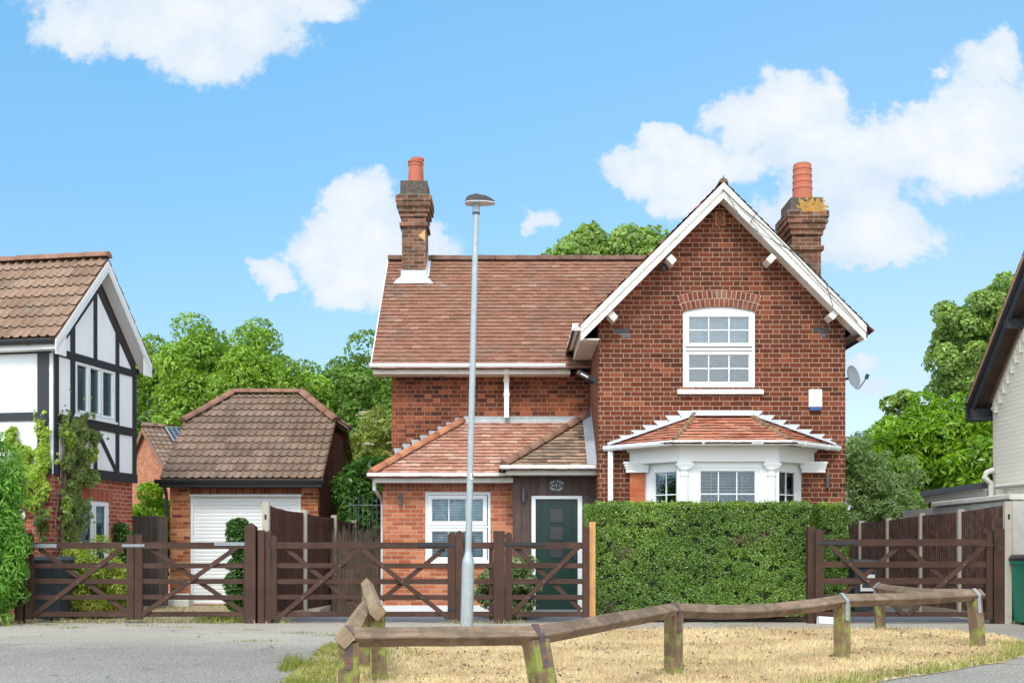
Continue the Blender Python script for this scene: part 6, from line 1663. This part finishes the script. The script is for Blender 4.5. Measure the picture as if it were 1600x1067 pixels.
m = MB(); m.tube([(8.42, 20.75, 2.24), (8.42, 17.5, 2.20)], .04, 10); m.beam((8.42, 20.5, 2.18), (8.42, 20.5, 2.0), .06, .05); m.build('drain_pipe', M_capw, ch)
lo_ = thing('outhouse', 'low cream outhouse with flat black roof edge behind the right fence', 'outbuilding', (9.5, 22.7, 0))
m = MB(); m.wall(frame((8.45, 0, 0), (0, 1, 0), (-1, 0, 0)), [(21.15, 0), (24.2, 0), (24.2, 2.2), (21.15, 2.2)], t=.1); m.wall(frame((0, 24.2, 0), (1, 0, 0), (0, 1, 0)), [(8.45, 0), (11, 0), (11, 2.2), (8.45, 2.2)], t=.1); m.build('wall', M_pbrick, lo_)
m = MB(); m.box((8.36, 21.15, 2.20), (11.1, 24.3, 2.24)); m.box((8.38, 21.15, 2.10), (8.42, 24.28, 2.20)); m.build('roof_board', M_capw, lo_)
m = MB(); m.box((8.32, 21.14, 2.24), (11.15, 24.35, 2.34)); m.build('roof_edge', M_grey, lo_)
gw = thing('garden_wall', 'pale rough rendered garden wall with coping beside the cream house', 'wall', (7.95, 20, 0))
m = MB(); m.box((7.86, 18.75, 0), (8.0, 24, 1.93)); m.box((8.0, 18.75, 0), (10.5, 18.9, 2.0)); m.build('rendered_wall', M_render, gw)
m = MB(); m.beam((7.92, 18.72, 1.985), (7.92, 22.2, 1.985), .24, .09, bevel=.015); m.build('coping', M_capw, gw)

# ================================================================ BINS
wheelie_bin('dark grey wheeled bin behind the far left gate', M_bin, (xx(82, 19.4), 19.45, 0), -.08, .97)
b2 = wheelie_bin('grey wheeled bin with a white label beside the cottage', M_bin, (xx(1341, 21.9), 21.9, 0), .25, .90)
m = MB(); B0 = b2.location
for (x0_, x1_, z0_, z1_) in ((-.13, .15, .40, .70),): m.prism([(x0_, -.30, z0_), (x1_, -.30, z0_), (x1_, -.318, z1_), (x0_, -.318, z1_)], (0, .02, 0))
lb = m.build('label_sticker', M_stonew, b2, local=True)
m = MB(); m.prism([(-.10, -.305, .46), (.12, -.305, .46), (.12, -.317, .62), (-.10, -.317, .62)], (0, .01, 0)); m.build('sticker_print', M_bin, lb, local=True)
wheelie_bin('green wheeled bin with black lid at the right edge', M_bing, (8.00, 18.33, 0), .02, 1.0, lidmat=M_blackp)
t = thing('marker_block', 'low white painted block on the ground at the foot of the clipped hedge', 'block', (xx(1291, 19.2), 18.55, 0))
m = MB(); m.beam((xx(1278, 18.4), 18.4, .06), (xx(1307, 18.4), 18.4, .045), .16, .13, side=(0, 1, 0), bevel=.03); m.build('block', M_bag, t)

# ================================================================ HEDGES, SHRUBS AND TREES
hedge('hedge', 'clipped green box hedge in front of the bay window', xx(930, 18.85), xx(1267, 18.85), 18.85, 19.45, .10, zz(787, 18.85))
h2 = hedge('hedge', 'clipped hedge end standing behind the right gate post', 5.02, 5.47, 19.45, 20.0, .22, 1.885)
# overhanging shoulder of the hedge over the new post
n = 1500; P = np.stack([rng.uniform(xx(914, 18.8), xx(934, 18.8), n), rng.uniform(18.80, 19.4, n), rng.uniform(zz(826, 18.8), zz(787, 18.8), n)], 1)
hd0 = [o for o in bpy.data.objects if o.name == 'hedge'][0]
Pd = np.concatenate([np.stack([rng.normal(xx(cx_, 18.85), sx_, m_), 18.85+rng.normal(.0, .02, m_), rng.normal(zz(cy_, 18.85), sz_, m_)], 1) for cx_, cy_, sx_, sz_, m_ in ((1188, 832, .10, .10, 420), (1160, 842, .13, .05, 260), (975, 862, .10, .08, 160), (950, 945, .09, .08, 160))])
leaf_mesh('dead_leaves', Pd, np.tile([0, -1, .2], (len(Pd), 1)), np.full(len(Pd), .032), leaf_mat('leaf_brown', [(0, (.05,.035,.02)), (.6, (.12,.09,.045)), (1, (.24,.20,.09))], trans=.1), hd0)
leaf_mesh('overhang', P, rng.normal(0, 1, (n, 3))+[-.5, -.6, .2], np.full(n, .036), G_hedge, hd0)

def shrub(name, label, c, rad, mat, nclump, crad, per, leaf, zmin=.05, group=None, aspect=.55, droop=.3, stems=5, r0=.02, extra=None, **kw):
    t = thing(name, label, kw.pop('cat', 'shrub'), (c[0], c[1], 0), group=group)
    P, Q, cc = clumps(c, rad, nclump, crad, per, kw.pop('shell', .45), zmin=zmin)
    if extra is not None:
        for (c2, r2_, n2) in extra:
            a, b, c3 = clumps(c2, r2_, n2, crad, per, .3, zmin=zmin); P = np.concatenate([P, a]); Q = np.concatenate([Q, b]); cc = cc+c3
    leaf_mesh('foliage', P, Q, np.full(len(P), leaf), mat, t, aspect=aspect, droop=droop, **kw)
    m = MB()
    for k in range(stems):
        e_ = Vector(random.choice(cc)[0]); b = Vector((c[0]+random.uniform(-.1, .1), c[1]+random.uniform(-.1, .1), 0))
        m.tube([b, b.lerp(e_, .5)+Vector((0,0,.1)), e_], [r0, r0*.7, r0*.3], 5)
    m.build('stem', M_bark, t); return t
shrub('feathery_bush', 'tall feathery dark green bush at the left edge by the first gate', (-8.17, 18.25, 1.5), (.55, .6, 1.55), G_fern, 120, .26, 230, .115, aspect=.22, droop=.5, shell=.4, extra=[((-7.88, 18.25, 1.6), (.24, .3, .85), 34), ((-7.92, 18.3, .6), (.30, .3, .6), 34)])
# climber on the corner of the black and white house
t = thing('climbing_ivy', 'yellow green ivy climbing the corner of the black and white house', 'climber', tuple(LH0))
def loc2w(P): 
    c_, s_ = math.cos(LA), math.sin(LA); return np.stack([LH0.x+P[:, 0]*c_-P[:, 1]*s_, LH0.y+P[:, 0]*s_+P[:, 1]*c_, P[:, 2]], 1)
def ivy(n, blobs, fr, off=.10):
    out = []; outn = []
    for (a, z, ra, rz3, wgt) in blobs:
        m_ = int(n*wgt); th = rng.uniform(0, 2*PI, m_); r_ = rng.random(m_)**.5; r_ = np.abs(rng.normal(0, .52, m_)); x = a+np.cos(th)*ra*r_; z_ = z+np.sin(th)*rz3*r_
        nz = np.array([mnoise.noise(Vector((p*4, q*4, 1))) for p, q in zip(x, z_)]); k = (nz+(1-r_)*.5 > .02); x, z_, nz = x[k], z_[k], nz[k]
        d = off+rng.random(len(x))*.09+np.clip(nz, 0, 1)*.15
        if fr == 'g': out.append(np.stack([d, x, z_], 1)); outn.append(np.tile([1, -.5, .4], (len(x), 1)))
        else: out.append(np.stack([x, -d, z_], 1)); outn.append(np.tile([0, -1, .4], (len(x), 1)))
    P = loc2w(np.concatenate(out)); N_ = np.concatenate(outn); N_ = loc2w(N_)-np.array([LH0.x, LH0.y, 0]); return P, N_
def blob(fn, px0, py0, px1, py1, w_): a, z1 = fn((px0+px1)/2, py0); _, z0 = fn((px0+px1)/2, py1); ra = abs(fn(px1, 0)[0]-fn(px0, 0)[0])/2; return (a, (z0+z1)/2, ra, (z1-z0)/2, w_)
P1, N1 = ivy(2900, [blob(FL, 44, 700, 88, 800, 1.5), blob(FL, 18, 652, 34, 715, .35), blob(FL, 26, 690, 60, 735, .5), blob(FL, 62, 662, 88, 760, .9), blob(FL, 34, 740, 66, 800, .8)], 'f')
leaf_mesh('light_leaves', P1, N1, np.full(len(P1), .078), G_ivyl, t, aspect=.85, droop=.6, rnd=.4)
P1, N1 = ivy(3600, [blob(GL, 82, 645, 122, 760, 1.7), blob(GL, 96, 640, 140, 700, .9), blob(GL, 108, 690, 140, 760, .7), blob(GL, 82, 730, 122, 850, 1.5), blob(GL, 86, 800, 116, 900, .6)], 'g')
P2, N2 = ivy(900, [blob(FL, 66, 770, 88, 860, 1.3)], 'f')
leaf_mesh('dark_leaves', np.concatenate([P1, P2]), np.concatenate([N1, N2]), np.full(len(P1)+len(P2), .062), G_ivy, t, aspect=.8, droop=.6, rnd=.5)
P1, N1 = ivy(900, [blob(GL, 118, 690, 142, 750, .5), blob(GL, 84, 660, 104, 720, .6), blob(GL, 84, 760, 100, 820, .4)], 'g'); leaf_mesh('edge_leaves', P1, N1, np.full(len(P1), .07), G_ivyl, t, aspect=.85, droop=.6)
m = MB()
for k in range(26):
    a, z0 = GL(random.uniform(84, 118), 840); _, z1 = GL(100, random.uniform(645, 720)); p = loc2w(np.array([[.05, a, .0], [.09, a+random.gauss(0, .08), 1.6], [.13, a+random.gauss(0, .2), z1]])); m.tube([Vector(q_) for q_ in p.tolist()], [.012, .009, .004], 5)
m.build('stems', M_stick, t)
shrub('climber', 'small dark climber at the foot of the black and white house near its end post', tuple(loc2w(np.array([[.15, GL(184, 0)[0], 1.2]]))[0]), (.16, .28, .42), G_bayl, 22, .13, 130, .06, stems=3, zmin=.4)
shrub('golden_shrub', 'golden green flowering shrub behind the far left gate', (xx(150, 20.0), 19.95, .60), (.62, .40, .62), G_gold, 120, .16, 210, .042, shell=.6)
shrub('golden_shrub', 'rounded green shrub between the golden shrub and the dark bin', (xx(125, 20.3), 20.1, .55), (.35, .3, .52), G_gold, 50, .15, 180, .042)
shrub('evergreen_bush', 'narrow dark green bush against the white garage door', (xx(377, 20.6), 20.6, .85), (.17, .22, .80), G_bayl, 55, .14, 190, .06, extra=[((xx(374, 20.6), 20.6, 1.42), (.2, .2, .22), 18)])
shrub('variegated_shrub', 'pale variegated shrub behind the rail panel left of the small gate', (xx(768, 19.8), 19.9, .50), (.18, .25, .50), G_var, 26, .13, 100, .075)
shrub('variegated_shrub', 'variegated shrub seen through the small garden gate', (xx(812, 19.7), 19.8, .52), (.24, .28, .45), G_var, 40, .15, 110, .085, extra=[((xx(795, 19.7), 19.6, .12), (.25, .2, .12), 10)])
shrub('lime_shrub', 'bright lime green shrub behind the old side gate', (xx(228, 26), 26.2, 1.45), (.62, .6, .95), G_lime, 90, .25, 190, .10, aspect=.4)
shrub('dark_laurel', 'dark glossy shrub in the passage behind the iron railing', (-3.0, 25.2, 1.5), (.65, .9, 1.6), G_bayl, 130, .28, 170, .11)
shrub('elder_bush', 'elder bush with creamy flower heads between garage and cottage', (-3.35, 29.3, 2.6), (1.35, 1.0, 1.85), G_elder, 150, .32, 200, .10, r0=.05)
eb = [o for o in bpy.data.objects if o.name == 'elder_bush'][0]
Pf = []
for k in range(110):
    d = rng.normal(0, 1, 3); d /= np.linalg.norm(d); d[1] = -abs(d[1]); c = np.array([-3.35, 29.3, 2.7])+d*np.array([1.3, 1.1, 1.8]); m_ = 60
    a = rng.uniform(0, 2*PI, m_); r_ = .12*rng.random(m_)**.5; Pf.append(c+np.stack([np.cos(a)*r_, np.sin(a)*r_*.7-.1, rng.normal(0, .012, m_)+.03], 1))
Pf = np.concatenate(Pf); leaf_mesh('flower_head', Pf, np.tile([0, -.4, 1.], (len(Pf), 1)), np.full(len(Pf), .035), G_flower, eb, aspect=.9)
eb.children[-1]['kind'] = 'stuff'
# ivy remains on the garage side
t = thing('climbing_ivy', 'sparse dead and green ivy on the right side wall of the garage', 'climber', (-3.93, 27.5, 0))
m = MB()
for k in range(60):
    y = random.uniform(26.3, 29.3); m.tube([(-3.95, y, random.uniform(0, .4)), (-3.93, y+random.gauss(0, .2), 1.6), (-3.90, y+random.gauss(0, .35), random.uniform(2.4, 3.7))], [.012, .010, .004], 4)
tag(m.build('dead_stems', M_stick, t), kind='stuff')
n = 1500; y = rng.normal(27.6, .28, n); z = rng.uniform(.3, 2.6, n); P = np.stack([np.full(n, -3.90)+rng.random(n)*.08, y, z], 1); leaf_mesh('leaves', P, np.tile([1, -.4, .3], (n, 1)), np.full(n, .07), G_ivy, t, aspect=.8)

# trees beyond the houses, each its own crown and trunk
def bt(name, label, cx, top, bot, D, halfw, mat, n=120, leaf=.13, per=230, crad=.50, group='trees behind the garage', sprigs=10, dd=1.8, nb=12, **kw):
    X = xx(cx, D); zt = zz(top, D); zb_ = max(.4, zz(bot, D)); rx = halfw*D/F
    return tree(name, label, 'tree', (X, D, 0), (X, D, (zt+zb_)/2), (rx, dd, (zt-zb_)/2), mat, n, crad, per, leaf, .16, group, zmin=.3, sprigs=sprigs, nb=nb, **kw)
bt('maple_tree', 'leafy green tree rising left of the garage roof beside the black and white house', 232, 535, 830, 40, 52, G_tree, 170, dd=2.2)
bt('maple_tree', 'tall leafy tree with spiky top behind the left slope of the garage roof', 322, 512, 840, 38, 62, G_tree, 230, dd=2.4, sprigs=12)
bt('maple_tree', 'tall broad leafy tree behind the garage ridge', 402, 522, 840, 37, 62, G_tree, 230, dd=2.4, sprigs=10)
bt('maple_tree', 'leafy tree sloping down behind the right hip of the garage', 468, 574, 840, 38, 46, G_tree, 150, dd=2.2)
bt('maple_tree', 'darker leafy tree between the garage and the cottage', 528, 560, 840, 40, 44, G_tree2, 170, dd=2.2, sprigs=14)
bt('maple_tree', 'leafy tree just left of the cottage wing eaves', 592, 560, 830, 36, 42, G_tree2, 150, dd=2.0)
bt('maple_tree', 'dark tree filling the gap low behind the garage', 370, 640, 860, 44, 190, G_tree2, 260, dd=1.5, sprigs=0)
bt('chestnut_tree', 'rounded green tree top showing over the left part of the roof ridge', 915, 362, 640, 42, 66, G_horse, 210, .20, 170, .6, None, 4, dd=2.2)
bt('chestnut_tree', 'rounded green tree top showing over the roof beside the gable', 990, 358, 640, 41.2, 66, G_horse, 210, .20, 170, .6, None, 4, dd=2.2)
X = xx(1545, 36)
tree('chestnut_tree', 'tall open green tree standing above the bright shrubs by the cream house', 'tree', (X, 36, 0), (X, 36, zz(545, 36)), (1.75, 1.7, zz(448, 36)-zz(545, 36)), G_horse, 46, .36, 230, .14, .16, None, zmin=.3, shell=.35, extra=[((xx(1500, 36), 36, zz(580, 36)), (.8, .8, 1.4), 15), ((xx(1465, 36), 36, zz(600, 36)), (.5, .6, .5), 4), ((xx(1560, 36), 36, 4), (2, 1.5, 2.4), 40), ((xx(1530, 36), 36, zz(520, 36)), (1.1, 1.2, 1.2), 26), ((xx(1570, 36), 36, zz(490, 36)), (1.1, 1.2, 1.0), 22)])
tree('chestnut_tree', 'small open tree top poking over the laurel right of the cottage', 'tree', (xx(1402, 34), 34, 0), (xx(1402, 34), 34, zz(635, 34)), (.45, .5, .42), G_horse, 8, .26, 120, .18, .07, None, zmin=.3, extra=[((xx(1420, 34), 34, 3.6), (.5, .5, 1.2), 12)], nb=5)
shrub('laurel_bush', 'large bright green laurel right of the cottage behind the fence', (xx(1400, 30), 30, 2.2), (1.15, 1.2, 2.35), G_laurel, 190, .35, 150, .17, aspect=.36, r0=.05, group='bright laurels')
shrub('laurel_bush', 'tallest bright green laurel in the middle above the outhouse', (xx(1470, 29.5), 29.5, 2.5), (1.1, 1.2, 2.35), G_laurel, 190, .35, 150, .17, aspect=.36, r0=.05, group='bright laurels')
shrub('laurel_bush', 'bright green laurel beside the cream house wall', (xx(1540, 29), 29, 2.4), (1.1, 1.2, 2.2), G_laurel, 170, .35, 150, .17, aspect=.36, r0=.05, group='bright laurels')
shrub('willow_shrub', 'grey green narrow-leaved shrub at the right corner of the cottage', (xx(1372, 27), 27.2, 1.75), (.80, .8, 1.65), G_willow, 150, .22, 150, .14, aspect=.2, r0=.04, droop=-.5, extra=[((xx(1345, 27), 27.2, 3.2), (.4, .5, .5), 14), ((xx(1400, 27), 27.2, 2.9), (.55, .5, .5), 16)])
shrub('willow_shrub', 'low pale green shrub showing over the right fence', (xx(1425, 26.2), 26.2, 1.45), (.7, .4, .85), G_willow, 70, .22, 150, .10, aspect=.3, r0=.03)
